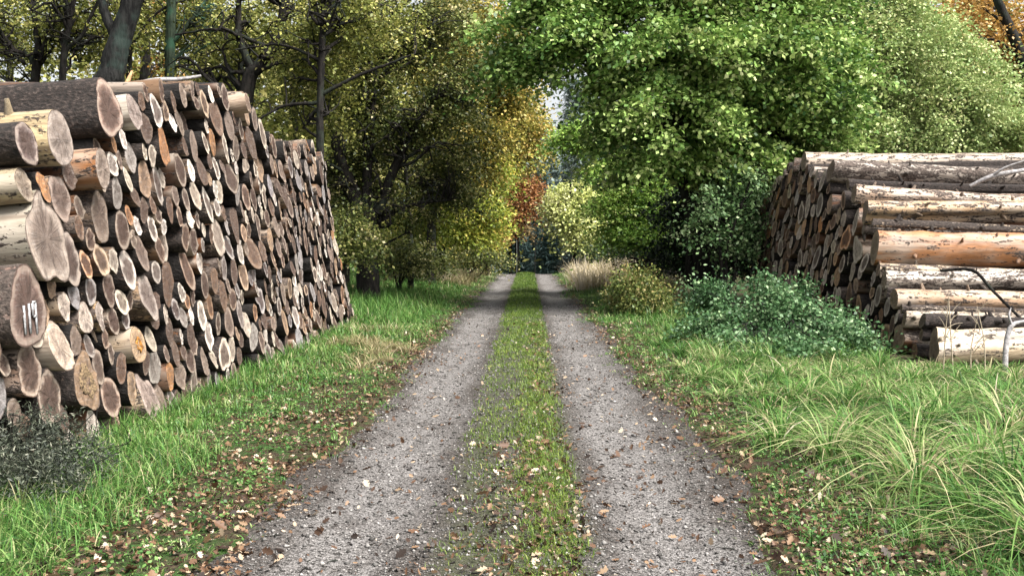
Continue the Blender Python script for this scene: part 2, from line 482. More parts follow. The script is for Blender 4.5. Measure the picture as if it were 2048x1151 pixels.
def log_shape(r, length, seed, seg=18, rings=5, wob=0.07, bend=0.02, taper=0.12, flare=0.0, knots=0, tilt=(0, 0), squash=1.0, gnarl=0.0):
    rg = np.random.default_rng(seed)
    th = np.linspace(0, 2 * np.pi, seg, endpoint=False)
    prof = 1 + wob * (rg.normal() * np.cos(2 * th + rg.uniform(0, 6)) * 0.6 + rg.normal() * 0.45 * np.cos(3 * th + rg.uniform(0, 6)) + 0.3 * rg.normal() * np.cos(5 * th + rg.uniform(0, 6)))
    prof *= 1 / prof.mean()
    ts = np.linspace(0, 1, rings) ** 1.25
    V, BK = [], []
    ph = rg.uniform(0, 6, 6)
    for k, tt in enumerate(ts):
        x = -tt * length
        rr = r * (1 - taper * tt) * (1 + flare * math.exp(-tt * length / 0.35))
        pr = prof * rr
        if gnarl:
            pr = pr * (1 + gnarl * (np.sin(x * 5.1 + ph[0] + 2 * th) * 0.5 + np.sin(x * 9.3 + ph[1] - th) * 0.35 + 0.3 * np.sin(x * 17 + 3 * th + ph[2])))
        yy, zz = np.cos(th) * pr * squash, np.sin(th) * pr
        bx = bend * length * math.sin(tt * 3.0 + ph[3]) - bend * length * math.sin(ph[3])
        bz = bend * length * math.sin(tt * 2.3 + ph[4]) - bend * length * math.sin(ph[4])
        f = max(0.0, 1 - tt * length / 0.6)
        xx = x + (tilt[0] * yy + tilt[1] * zz) * f
        V.append(np.stack((xx, yy + bx, zz + bz), -1))
        BK.append(np.stack((np.full(seg, x), np.cos(th) * r, np.sin(th) * r), -1))
    V = np.concatenate(V); BK = np.concatenate(BK) + rg.uniform(0, 60, 3)
    F = []
    for k in range(rings - 1):
        a = k * seg + np.arange(seg); b = k * seg + (np.arange(seg) + 1) % seg
        F.append(np.stack((a, a + seg, b + seg, b), -1))
    F = np.concatenate(F)
    back = np.arange((rings - 1) * seg, rings * seg)[None, :]
    faces = [F, back[:, ::-1].copy()]
    if knots:
        nv = len(V); kv, kb, kf = [], [], []
        for q in range(knots):
            kk = rg.integers(1, rings - 1); tq = rg.integers(0, seg)
            c = V[kk * seg + tq]; ctr = V[kk * seg:(kk + 1) * seg].mean(0)
            out = c - ctr; out = out / np.linalg.norm(out) + np.array((rg.uniform(-0.6, 0.6), 0, 0.0)); out /= np.linalg.norm(out)
            s1 = np.cross(out, (1, 0, 0)); s1 /= np.linalg.norm(s1) + 1e-6; s2 = np.cross(out, s1)
            kr, kl = rg.uniform(0.012, 0.035), rg.uniform(0.03, 0.11)
            for e, (d, sc) in enumerate(((-0.02, 1.3), (kl * 0.6, 0.8), (kl, 0.55))):
                for a_ in np.linspace(0, 2 * np.pi, 6, endpoint=False):
                    kv.append(c + out * d + (s1 * math.cos(a_) + s2 * math.sin(a_)) * kr * sc)
                    kb.append(BK[kk * seg + tq] * 0 + rg.uniform(0, 40, 3))
            b0 = nv + q * 18
            for e in range(2):
                for a_ in range(6):
                    kf.append((b0 + e * 6 + a_, b0 + e * 6 + (a_ + 1) % 6, b0 + e * 6 + 6 + (a_ + 1) % 6, b0 + e * 6 + 6 + a_))
            kf.append((b0 + 12, b0 + 13, b0 + 14, b0 + 15)); kf.append((b0 + 12, b0 + 15, b0 + 16, b0 + 17))
        V = np.concatenate((V, np.array(kv))); BK = np.concatenate((BK, np.array(kb)))
        faces.insert(1, np.array(kf))
    # cut face: rings of the front outline
    fr = V[:seg]
    ctr = np.array((0, fr[:, 1].mean(), fr[:, 2].mean()))
    pith = ctr + np.array((0, rg.normal() * 0.06 * r, rg.normal() * 0.06 * r))
    fv, fa, rn = [pith], [np.array((0, 0, 0.0))], [0.0]
    for s_ in (0.3, 0.55, 0.78, 0.92, 1.0):
        p = pith + (fr - pith) * s_
        p[:, 0] += rg.normal(0, 0.006, seg) * (s_ < 1)
        fv.extend(p); rn.extend([s_] * seg)
        fa.extend(np.stack((p[:, 1] - pith[1], p[:, 2] - pith[2], np.zeros(seg)), -1))
    fv, fa = np.array(fv), np.array(fa)
    fa[:, 2] = seed * 1.37 % 40
    t0 = np.stack((np.zeros(seg, int), 1 + np.arange(seg), 1 + (np.arange(seg) + 1) % seg), -1)
    ff = [t0]
    q = []
    for k in range(4):
        a = 1 + k * seg + np.arange(seg); b = 1 + k * seg + (np.arange(seg) + 1) % seg
        q.append(np.stack((a, a + seg, b + seg, b), -1))
    ff.append(np.concatenate(q))
    return V, faces, BK, fv, ff, fa, np.array(rn)

def log_meshes(shape, wood_face, heart, wood_body, peel):
    V, faces, BK, fv, ff, fa, rn = shape
    nb, nf = len(V), len(fv)
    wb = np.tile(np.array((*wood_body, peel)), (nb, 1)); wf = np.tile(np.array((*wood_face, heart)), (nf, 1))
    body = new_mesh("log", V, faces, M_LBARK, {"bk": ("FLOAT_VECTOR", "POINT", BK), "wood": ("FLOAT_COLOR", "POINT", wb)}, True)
    face = new_mesh("cut_face", fv, ff, M_LFACE, {"ring": ("FLOAT_VECTOR", "POINT", fa), "rn": ("FLOAT", "POINT", rn), "wood": ("FLOAT_COLOR", "POINT", wf)})
    return body, face

ONES = "zeroth first second third fourth fifth sixth seventh eighth ninth tenth eleventh twelfth thirteenth fourteenth fifteenth sixteenth seventeenth eighteenth nineteenth".split()
TENS = {2: ("twentieth", "twenty"), 3: ("thirtieth", "thirty"), 4: ("fortieth", "forty"), 5: ("fiftieth", "fifty"), 6: ("sixtieth", "sixty")}
def ordinal(n):
    if n < 20: return ONES[n]
    a, b = TENS[n // 10]
    return a if n % 10 == 0 else b + "-" + ONES[n % 10]

def interp(tab):
    ys = [t[0] for t in tab]; hs_ = [t[1] for t in tab]
    return lambda y: float(np.interp(y, ys, hs_))

# -- left stack: faces on the plane x = -3.4 ; anchors (px, py, height in px)
XL, XR = -3.40, 5.40
def on_left(px, py):
    y = XL / ((px - 1055.0) / FPX)
    return y, CAM_H + (480.0 - py) * y / FPX, FPX / y
def on_right(px, py):
    y = XR / ((px - 1055.0) / FPX)
    return y, CAM_H + (480.0 - py) * y / FPX, FPX / y

LEFT_SPECIAL = [   # px, py, hpx, face tone, heart, body tone, peel(bark share), label, extras
    (206, 220, 114, (0.30, 0.21, 0.19), 0.8, (0.05, 0.04, 0.035), 1.0, "thick dark-barked log lying on top of the left stack", dict(out=0.10, sp="topdark")),
    (112, 277, 106, (0.42, 0.40, 0.40), 0.1, (0.50, 0.39, 0.22), 0.42, "smooth yellowish peeled log with dark knots near the upper end of left stack", dict(out=0.05)),
    (50, 318, 100, (0.24, 0.20, 0.22), 0.5, (0.06, 0.05, 0.05), 1.0, "dark-barked log just below the yellow peeled log", dict(out=0.0)),
    (48, 366, 72, (0.40, 0.37, 0.32), 0.2, (0.46, 0.38, 0.24), 0.42, "yellow-sided log above the big flared pale butt", dict(out=0.02)),
    (58, 490, 168, (0.44, 0.41, 0.40), 0.35, (0.34, 0.32, 0.25), 0.44, "largest pale log with a flared furrowed butt end", dict(out=0.16, flare=0.16, sp="flare")),
    (30, 600, 165, (0.25, 0.185, 0.18), 0.45, (0.22, 0.15, 0.13), 0.55, "big brown log end painted with the white number 119", dict(out=0.2, sp="number")),
    (178, 338, 82, (0.42, 0.38, 0.36), 0.1, (0.30, 0.13, 0.05), 0.45, "orange-sided log jutting out beneath the top row", dict(out=0.20)),
    (114, 395, 92, (0.31, 0.26, 0.25), 0.35, (0.3, 0.18, 0.1), 0.5, "grey oval log end with a dark crack, right of the flared butt", dict(out=0.02)),
    (122, 515, 106, (0.32, 0.29, 0.30), 0.6, (0.2, 0.12, 0.08), 0.7, "round grey log with dark heart beside the flared butt", dict(out=0.05)),
    (116, 614, 62, (0.78, 0.75, 0.73), 0.05, (0.5, 0.35, 0.2), 0.5, "small bright white log end right of the numbered log", dict(out=0.03)),
    (160, 638, 66, (0.72, 0.69, 0.67), 0.05, (0.5, 0.35, 0.2), 0.5, "whitish oval log end, second right of the numbered log", dict(out=0.02)),
    (192, 634, 58, (0.55, 0.53, 0.53), 0.1, (0.5, 0.35, 0.2), 0.5, "light grey log end beside the two whitish ovals", dict(out=0.0)),
    (36, 724, 108, (0.30, 0.23, 0.20), 0.75, (0.3, 0.2, 0.15), 0.5, "log with rotten streaked heart below the numbered log", dict(out=0.06)),
    (95, 700, 100, (0.72, 0.66, 0.60), 0.1, (0.6, 0.5, 0.4), 0.3, "broad creamy white log end above the hollow log", dict(out=0.10)),
    (78, 792, 112, (0.25, 0.20, 0.18), 0.6, (0.2, 0.14, 0.1), 0.7, "wide dark brown log end in bottom row beside hollow log", dict(out=0.05)),
    (146, 768, 116, (0.36, 0.27, 0.19), 0.2, (0.3, 0.2, 0.13), 0.6, "hollow log with a rotted dark cavity in bottom row", dict(out=0.12, sp="hollow")),
    (262, 692, 78, (0.66, 0.52, 0.36), 0.1, (0.5, 0.35, 0.2), 0.4, "cream log end with a rotten orange hole", dict(out=0.06, sp="orange")),
    (285, 594, 96, (0.40, 0.38, 0.39), 0.35, (0.3, 0.2, 0.12), 0.5, "large grey weathered log end with notched lower edge", dict(out=0.05)),
    (281, 815, 100, (0.50, 0.45, 0.45), 0.15, (0.4, 0.3, 0.2), 0.5, "split log with whitish torn wedge standing in the grass edge", dict(out=0.08)),
    (207, 800, 86, (0.28, 0.20, 0.17), 0.8, (0.2, 0.13, 0.1), 0.7, "narrow brown log end with pale rim in bottom row", dict(out=0.03)),
    (265, 226, 70, (0.40, 0.37, 0.38), 0.1, (0.55, 0.5, 0.42), 0.3, "pale round log beside the dark top log's face", dict(out=0.04)),
    (476, 205, 38, (0.3, 0.24, 0.2), 0.2, (0.42, 0.32, 0.24), 0.3, "brown log on the upper corner of left stack's top row", dict(out=0.25)),
]
left_prof = interp([(5.2, 0.0), (5.4, 0.7), (6.0, 0.85), (6.45, 1.2), (6.75, 1.6), (6.9, 2.1), (7.5, 2.3), (7.9, 2.5), (8.35, 2.95), (9.5, 3.15), (11.0, 3.35), (12.2, 3.45), (13.1, 3.05), (14.5, 3.10), (16.3, 3.22), (16.8, 3.0), (18.0, 1.5), (19.6, 0.15)])
def rs_left(rnd, lim):
    if lim: return 0.080, 0.22
    return min(0.22, max(0.082, rnd.lognormvariate(math.log(0.123), 0.28)))
anchL = []
for s in LEFT_SPECIAL:
    y, z, k = on_left(s[0], s[1])
    anchL.append([y, z, s[2] / k / 2])
def relax(A, gap=0.0):                      # keep the hand-placed ends from cutting into one another
    for _ in range(60):
        for i_ in range(len(A)):
            for j_ in range(i_):
                dx, dz = A[i_][0] - A[j_][0], A[i_][1] - A[j_][1]
                d = math.hypot(dx, dz) + 1e-6
                o = A[i_][2] + A[j_][2] + gap - d
                if o > 0:
                    A[i_][0] += dx / d * o / 2; A[i_][1] += dz / d * o / 2
                    A[j_][0] -= dx / d * o / 2; A[j_][1] -= dz / d * o / 2
        for a in A: a[1] = max(a[1], a[2])
relax(anchL)
CL = pack(left_prof, 6.25, 19.8, anchL, rs_left, 5)

RIGHT_SPECIAL = [  # px, py, hpx, face, heart, body, peel, pitch, label
    (1602, 324, 40, (0.30, 0.23, 0.17), 0.2, (0.52, 0.42, 0.33), 0.43, -1.2, "pale smooth log topmost on the right stack"),
    (1655, 343, 46, (0.2, 0.15, 0.11), 0.3, (0.48, 0.41, 0.35), 0.50, -1.0, "half-barked log, dark at its end, under the topmost pale log"),
    (1702, 388, 36, (0.26, 0.19, 0.13), 0.3, (0.52, 0.37, 0.27), 0.45, -1.6, "pinkish slender log below the half-barked log"),
    (1725, 422, 46, (0.26, 0.19, 0.13), 0.3, (0.54, 0.36, 0.21), 0.44, -1.2, "orange and cream log in the upper part of right stack"),
    (1722, 456, 24, (0.22, 0.17, 0.13), 0.3, (0.42, 0.36, 0.31), 0.51, -1.8, "thin knotty greyish log above the thick orange log"),
    (1745, 496, 70, (0.30, 0.22, 0.15), 0.4, (0.42, 0.19, 0.08), 0.39, -1.8, "thickest smooth orange log in the right stack"),
    (1752, 536, 26, (0.24, 0.17, 0.12), 0.3, (0.50, 0.38, 0.26), 0.47, -0.4, "thin log with dark bark strips under the thick orange log"),
    (1765, 562, 36, (0.26, 0.2, 0.14), 0.3, (0.50, 0.44, 0.38), 0.46, -0.2, "whitish grey log midway down the right stack"),
    (1785, 596, 42, (0.22, 0.16, 0.1), 0.4, (0.54, 0.36, 0.23), 0.42, -0.2, "straight cream log with orange underside, third from the ground"),
    (1806, 637, 34, (0.22, 0.16, 0.1), 0.4, (0.50, 0.41, 0.31), 0.44, -0.4, "cream log just above the fat bottom log"),
    (1866, 700, 64, (0.20, 0.15, 0.1), 0.4, (0.52, 0.41, 0.28), 0.41, -1.2, "fat yellowish curved log at the foot of right stack"),
    (1690, 369, 20, (0.2, 0.15, 0.1), 0.4, (0.3, 0.22, 0.15), 0.75, -1.4, "thin dark-barked pole squeezed below the half-barked log"),
    (1738, 446, 16, (0.2, 0.15, 0.1), 0.4, (0.4, 0.3, 0.2), 0.56, -1.6, "thinnest pole just above the thick orange log"),
    (1768, 581, 18, (0.2, 0.15, 0.1), 0.4, (0.3, 0.22, 0.15), 0.8, -0.3, "dark thin pole in the gap under the whitish grey log"),
    (1800, 616, 18, (0.2, 0.15, 0.1), 0.4, (0.45, 0.32, 0.2), 0.55, -0.3, "thin mottled pole between the two cream logs"),
    (1840, 668, 24, (0.2, 0.15, 0.1), 0.4, (0.4, 0.3, 0.22), 0.62, -0.8, "dark ragged pole lying directly on the fat bottom log"),
    (1842, 640, 30, (0.10, 0.08, 0.05), 0.4, (0.3, 0.22, 0.15), 0.7, -0.4, "short dark log end jutting toward the grass over the fat log"),
]
right_prof = interp([(13.0, 0.0), (13.7, 0.1), (14.4, 0.42), (14.8, 0.72), (15.3, 1.02), (15.7, 1.45), (16.2, 1.95), (16.8, 2.35), (18.0, 2.8), (19.0, 3.0), (19.8, 3.15), (20.6, 3.3), (22.0, 2.95), (23.0, 2.65), (23.4, 2.3), (23.7, 0.1)])
anchR = []
for s in RIGHT_SPECIAL:
    y, z, k = on_right(s[0], s[1])
    anchR.append([y, z, s[2] / k / 2])
relax(anchR)
def rs_right(rnd, lim):
    if lim: return 0.10, 0.24
    return min(0.24, max(0.10, rnd.lognormvariate(math.log(0.158), 0.24)))
CR = pack(right_prof, 13.0, 23.8, anchR, rs_right, 11)

rl = random.Random(77)
def wpick(tab):
    tot = sum(t[-1] for t in tab); v = rl.uniform(0, tot)
    for t in tab:
        v -= t[-1]
        if v <= 0: return t
    return tab[-1]

def size_word(r, a, b):
    return "small" if r < a else ("big" if r > b else "middling")

logs = []
for side, C, ns, pitch_rows in (("left", CL, len(LEFT_SPECIAL), 0.235), ("right", CR, len(RIGHT_SPECIAL), 0.29)):
    rows = {}
    for k, (y, z, r) in enumerate(C):
        if k >= ns: rows.setdefault(int((z - 0.05) / pitch_rows), []).append((y, k))
    lab = {}
    for rw, lst in rows.items():
        lst.sort()
        for n, (y, k) in enumerate(lst): lab[k] = (rw, n + 1)
    for k, (y, z, r) in enumerate(C):
        logs.append(dict(side=side, k=k, y=y, z=z, r=r, special=k < ns, pos=lab.get(k), score=r / y * (3.0 if k < ns else 1.0)))
logs.sort(key=lambda d: -d["score"])
N_IND = 300
rest = dict(V=[], F=[], matidx=[], bk=[], ring=[], rn=[], wood=[], n=0)
seen_labels = set()
for rank, d in enumerate(logs):
    side, r, y, z = d["side"], d["r"], d["y"], d["z"]
    L = rl.uniform(4.2, 4.9) if side == "left" else rl.uniform(4.6, 5.4)
    seed = 1000 + rank
    kw = dict(seg=18, rings=5, wob=rl.uniform(0.06, 0.19), tilt=(rl.gauss(0, 0.06), rl.gauss(-0.12, 0.08)))
    ox = rl.gauss(0, 0.012) - (abs(rl.gauss(0, 0.18)) if rl.random() < 0.12 else 0)
    yaw, pit = rl.gauss(-2.5, 1.0), rl.gauss(-2.2, 0.8)
    word, tone, _ = wpick(FACE_TONES)
    tf_ = rl.uniform(0.7, 1.1); tone = tuple(max(0.02, c * tf_ * k_ * rl.uniform(0.98, 1.02)) for c, k_ in zip(tone, (1.03, 0.97, 0.91)))
    heart = rl.choice((0.15, 0.45, 0.65, 0.85, 1.0))
    btone = wpick(BODY_TONES)[0]
    peel = rl.choice((0.42, 0.5, 0.6, 1.3, 1.3, 1.3)) if side == 'left' else rl.choice((0.42, 0.5, 0.6, 0.8, 1.0))  # highest left value selects bark with gap shade painted in
    sp = None
    if side == "right":
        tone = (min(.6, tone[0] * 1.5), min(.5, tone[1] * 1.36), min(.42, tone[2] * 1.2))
        yaw, pit = rl.gauss(-2.0, 1.0), rl.gauss(-1.2, 0.5)
    if d["special"]:
        if side == "left":
            s = LEFT_SPECIAL[d["k"]]
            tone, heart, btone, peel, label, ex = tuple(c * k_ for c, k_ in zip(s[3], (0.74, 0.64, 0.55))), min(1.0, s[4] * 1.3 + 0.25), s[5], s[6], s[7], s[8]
            ox = ex.get("out", 0) * 0.5; sp = ex.get("sp")
            kw.update(seg=30, rings=26, gnarl=0.02, flare=ex.get("flare", 0.03), knots=3)
            yaw, pit = -1.5, -4.5
        else:
            s = RIGHT_SPECIAL[d["k"]]
            tone, heart, btone, peel, pit, label = s[3:]
            peel += 0.02
            kw.update(seg=26, rings=70, gnarl=0.055, bend=0.016, knots=26, taper=0.16)
            ox = 0.0; yaw = -1.0; L = 5.6
            if label.startswith("short"): L = 1.9
            if label.startswith("fat"): kw.update(bend=0.03, flare=0.15)
    elif d["pos"]:
        rw, n = d["pos"]
        rowtxt = "bottom row" if rw <= 0 else ordinal(rw + 1) + " row up"
        a, b = (0.1, 0.14) if side == "left" else (0.125, 0.175)
        label = f"{size_word(r, a, b)} {word} log, {ordinal(n)} from the near end, {rowtxt}, {side} stack"
        if side == "right" and y < 18: kw.update(rings=24, gnarl=0.03, knots=5)
    kw["squash"] = 0.86 if d["special"] else rl.uniform(0.84, 0.97)
    shape = log_shape(r * (1.0 if d['special'] else 0.97), L, seed, **kw)
    x = (XL + ox) if side == "left" else (XR - ox)
    zg = float(base_z(x, y)) * (1.0 if z < 0.6 else 0.6)
    if side == "left":
        M = Matrix.Translation((x, y, z + zg)) @ Matrix.Rotation(math.radians(-yaw), 4, 'Z') @ Matrix.Rotation(math.radians(pit), 4, 'Y')
    else:
        M = Matrix.Translation((x, y, z)) @ Matrix.Rotation(math.radians(180 + yaw), 4, 'Z') @ Matrix.Rotation(math.radians(pit), 4, 'Y')
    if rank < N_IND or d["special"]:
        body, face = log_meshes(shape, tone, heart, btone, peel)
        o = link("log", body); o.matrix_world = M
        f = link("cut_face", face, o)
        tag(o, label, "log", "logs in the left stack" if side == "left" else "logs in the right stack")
        fr = shape[3]
        if sp == "number":
            strokes = []
            def bar(u0, v0, u1, v1, w=0.016):
                a_, b_ = np.array((u0, v0)), np.array((u1, v1)); t_ = (b_ - a_) / np.linalg.norm(b_ - a_); n_ = np.array((-t_[1], t_[0])) * w / 2
                q_ = [a_ - n_, b_ - n_, b_ + n_, a_ + n_]
                i0 = len(strokes)
                for xx_ in (0.002, 0.010):
                    for (u_, v_) in q_: strokes.append((xx_, u_, v_))
                return i0
            S_ = []
            S_.append(bar(-0.075, -0.17, -0.075, 0.02)); S_.append(bar(-0.005, -0.17, -0.005, 0.03))
            S_.append(bar(0.085, -0.18, 0.085, 0.03)); S_.append(bar(0.050, 0.035, 0.085, 0.035)); S_.append(bar(0.045, -0.055, 0.045, 0.03)); S_.append(bar(0.050, -0.06, 0.085, -0.06))
            fs = []
            for b0 in S_:
                fs += [(b0 + 4, b0 + 5, b0 + 6, b0 + 7)] + [(b0 + q_, b0 + (q_ + 1) % 4, b0 + 4 + (q_ + 1) % 4, b0 + 4 + q_) for q_ in range(4)]
            sv = np.array(strokes); sv[:, 0] += kw["tilt"][0] * sv[:, 1] + kw["tilt"][1] * sv[:, 2] + 0.004
            nm = link("painted_number", new_mesh("painted_number", sv, [np.array(fs)], M_PAINT), f)
        if sp in ("hollow", "orange"):
            hr = r * (0.52 if sp == "hollow" else 0.34)
            th = np.linspace(0, 2 * np.pi, 14, endpoint=False)
            rg = np.random.default_rng(9)
            pr = hr * (1 + 0.16 * rg.normal(size=14))
            # the rotten core stands proud of the cut as crumbled wood round a deep dark pocket
            vs = []
            for (xx, sc) in ((0.004, 1.0), (0.016, 0.86), (0.010, 0.7), (-0.001, 0.45)):
                for a_ in range(14):
                    vs.append((xx + rg.normal() * 0.003 + kw["tilt"][0] * math.cos(th[a_]) * pr[a_] * sc + kw["tilt"][1] * math.sin(th[a_]) * pr[a_] * sc, math.cos(th[a_]) * pr[a_] * sc, math.sin(th[a_]) * pr[a_] * sc * 1.15))
            fs = [(k_ * 14 + a_, k_ * 14 + (a_ + 1) % 14, k_ * 14 + 14 + (a_ + 1) % 14, k_ * 14 + 14 + a_) for k_ in range(3) for a_ in range(14)]
            hm = M_ROT if sp == "hollow" else mat_plain("orange_rot", (0.10, 0.04, 0.01), (0.5, 0.23, 0.05), 40)
            link("rotten_heart", new_mesh("rotten_heart", np.array(vs), [np.array(fs), np.arange(42, 56)[None]], hm), f)
    else:
        V, faces, BK, fv, ff, fa, rn = shape
        Mn = np.array(M)
        tr = lambda A: A @ Mn[:3, :3].T + Mn[:3, 3]
        nb, nf = len(V), len(fv)
        rest["V"] += [tr(V), tr(fv)]
        for fset in faces:
            rest["F"].append(fset + rest["n"]); rest["matidx"].append(np.zeros(len(fset), int))
        for fset in ff:
            rest["F"].append(fset + rest["n"] + nb); rest["matidx"].append(np.ones(len(fset), int))
        rest["bk"] += [BK, np.zeros((nf, 3))]; rest["ring"] += [np.zeros((nb, 3)), fa]
        rest["rn"] += [np.zeros(nb), rn]
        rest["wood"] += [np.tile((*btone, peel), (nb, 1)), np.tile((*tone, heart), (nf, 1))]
        rest["n"] += nb + nf
if rest["n"]:
    me = new_mesh("logs", np.concatenate(rest["V"]), rest["F"], [M_LBARK, M_LFACE],
                  {"bk": ("FLOAT_VECTOR", "POINT", np.concatenate(rest["bk"])), "ring": ("FLOAT_VECTOR", "POINT", np.concatenate(rest["ring"])),
                   "rn": ("FLOAT", "POINT", np.concatenate(rest["rn"])), "wood": ("FLOAT_COLOR", "POINT", np.concatenate(rest["wood"]))},
                  True, np.concatenate(rest["matidx"]))
    tag(link("logs", me), "mass of smaller log ends farther down both stacks", "logs", kind="stuff")
print("LOGS", len(CL), len(CR))

# ------------------------------------------------------------------ foliage and trees
def tube(points, radii, sides=7, sub=4, jitter=0.0, rg=None):
    pts = np.array(points, float); rad = np.array(radii, float)
    if sub > 1 and len(pts) > 2:
        t = np.arange(len(pts)); tt = np.linspace(0, len(pts) - 1, (len(pts) - 1) * sub + 1)
        ext = np.vstack((2 * pts[0] - pts[1], pts, 2 * pts[-1] - pts[-2]))
        out = []
        for v in tt:
            k = min(int(v), len(pts) - 2); u = v - k
            p0, p1, p2, p3 = ext[k], ext[k + 1], ext[k + 2], ext[k + 3]
            out.append(0.5 * (2 * p1 + (p2 - p0) * u + (2 * p0 - 5 * p1 + 4 * p2 - p3) * u * u + (3 * p1 - p0 - 3 * p2 + p3) * u ** 3))
        rad = np.interp(tt, t, rad); pts = np.array(out)
    if jitter and rg is not None:
        pts[1:-1] += rg.normal(size=pts[1:-1].shape) * jitter
    T = np.gradient(pts, axis=0)
    T /= np.linalg.norm(T, axis=1)[:, None] + 1e-9
    a0 = np.cross(T[0], (0.0, 1.0, 0.0) if abs(T[0][1]) < 0.9 else (1.0, 0, 0))
    A = np.zeros_like(T)
    for k in range(len(T)):                      # carry the frame along so that the tube never twists
        a0 = a0 - T[k] * a0.dot(T[k]); a0 = a0 / (np.linalg.norm(a0) + 1e-9); A[k] = a0
    B = np.cross(T, A)
    th = np.linspace(0, 2 * np.pi, sides, endpoint=False)
    V = pts[:, None] + (A[:, None] * np.cos(th)[None, :, None] + B[:, None] * np.sin(th)[None, :, None]) * rad[:, None, None]
    n = len(pts)
    a = (np.arange(n - 1)[:, None] * sides + np.arange(sides)[None]).ravel()
    b = (np.arange(n - 1)[:, None] * sides + (np.arange(sides)[None] + 1) % sides).ravel()
    return V.reshape(-1, 3), np.stack((a, b, b + sides, a + sides), -1)

def join(parts):
    V, F, n = [], [], 0
    for v, f in parts:
        V.append(v); F.append(f + n); n += len(v)
    return np.concatenate(V), np.concatenate(F)

def spray_points(blobs, n, rg, shell=0.45, gap=0.0, nscale=1.1):
    w = np.array([b[6] for b in blobs]); w = w / w.sum()
    out, k = [], 0
    C = np.array([b[:3] for b in blobs]); R = np.array([b[3:6] for b in blobs])
    while k < n:
        m = n * 2
        idx = rg.choice(len(blobs), m, p=w)
        d = rg.normal(size=(m, 3)); d /= np.linalg.norm(d, axis=1)[:, None]
        rad = (shell + (1 - shell) * rg.random(m) ** 0.7) * (1 + 0.13 * rg.normal(size=m))
        p = C[idx] + d * R[idx] * rad[:, None]
        if gap:
            s = nscale
            f = (np.sin(p[:, 0] * 2.1 * s + 1.7 * np.sin(p[:, 1] * 1.3 * s)) + np.sin(p[:, 2] * 2.6 * s + 1.9 * np.sin(p[:, 0] * 1.7 * s + 2))
                 + np.sin(p[:, 1] * 2.3 * s + 1.5 * np.sin(p[:, 2] * 1.9 * s + 4))) / 3
            p = p[f > gap - 0.6]
        out.append(p); k += len(p)
    return np.concatenate(out)[:n]

def leaves(C, k, sr, L, rg, flat=0.35, up=0.7, axis=None, stretch=1.7, narrow=0.72, droop=0.25, tvar=0.2, tint0=None):
    n = len(C); m = n * k
    idx = np.repeat(np.arange(n), k)
    if axis is None:
        a = rg.uniform(0, 2 * np.pi, n); D = np.stack((np.cos(a), np.sin(a), np.zeros(n)), -1)
    else:
        D = C - axis; D[:, 2] = 0
        D += rg.normal(size=D.shape) * 0.5 * np.linalg.norm(D, axis=1)[:, None]; D[:, 2] = 0
        D /= np.linalg.norm(D, axis=1)[:, None] + 1e-6
    S = np.stack((-D[:, 1], D[:, 0], np.zeros(n)), -1)
    size = sr * rg.uniform(0.6, 1.4, n)
    u = rg.normal(size=m) * stretch * 0.6; v = rg.normal(size=m) * 0.6; z = rg.normal(size=m) * flat
    off = (D[idx] * u[:, None] + S[idx] * v[:, None]) * size[idx][:, None]
    off[:, 2] += (z - droop * u * np.abs(u) * 0.6 - droop * u) * size[idx]
    p = C[idx] + off
    N = rg.normal(size=(m, 3)); N[:, 2] += up * 2.0
    N /= np.linalg.norm(N, axis=1)[:, None]
    A = off / (np.linalg.norm(off, axis=1)[:, None] + 1e-6) + rg.normal(size=(m, 3)) * 0.6; A[:, 2] -= 0.25
    A -= N * (A * N).sum(1)[:, None]; A /= np.linalg.norm(A, axis=1)[:, None] + 1e-9
    B = np.cross(N, A)
    ln = (L * rg.uniform(0.55, 1.35, m))[:, None]
    w = ln * narrow * 0.5
    V = np.stack((p, p + A * ln * 0.45 + B * w, p + A * ln - N * ln * 0.12, p + A * ln * 0.45 - B * w), 1).reshape(-1, 3)
    F = np.arange(m * 4).reshape(m, 4)
    base = rg.normal(0.5, tvar, n) if tint0 is None else tint0
    tint = np.clip(base[idx] + rg.normal(0, 0.12, m), 0, 1)
    return V, F, tint

def crown_obj(name, V, F, tint, mat, parent=None, origin=None):
    if origin is not None: V = V - np.asarray(origin)
    return link(name, new_mesh(name, V, [F], mat, {"tint": ("FLOAT", "FACE", tint)}), parent)

def B(px, py, depth, rpx, rpy, rdep, w=None):
    p = P(px, py, depth); s = mpp(depth)
    rx, rz = rpx * s, rpy * s
    return (p[0], p[1], p[2], rx, rdep, rz, w if w is not None else rx * rz + 0.3 * rdep * rx)

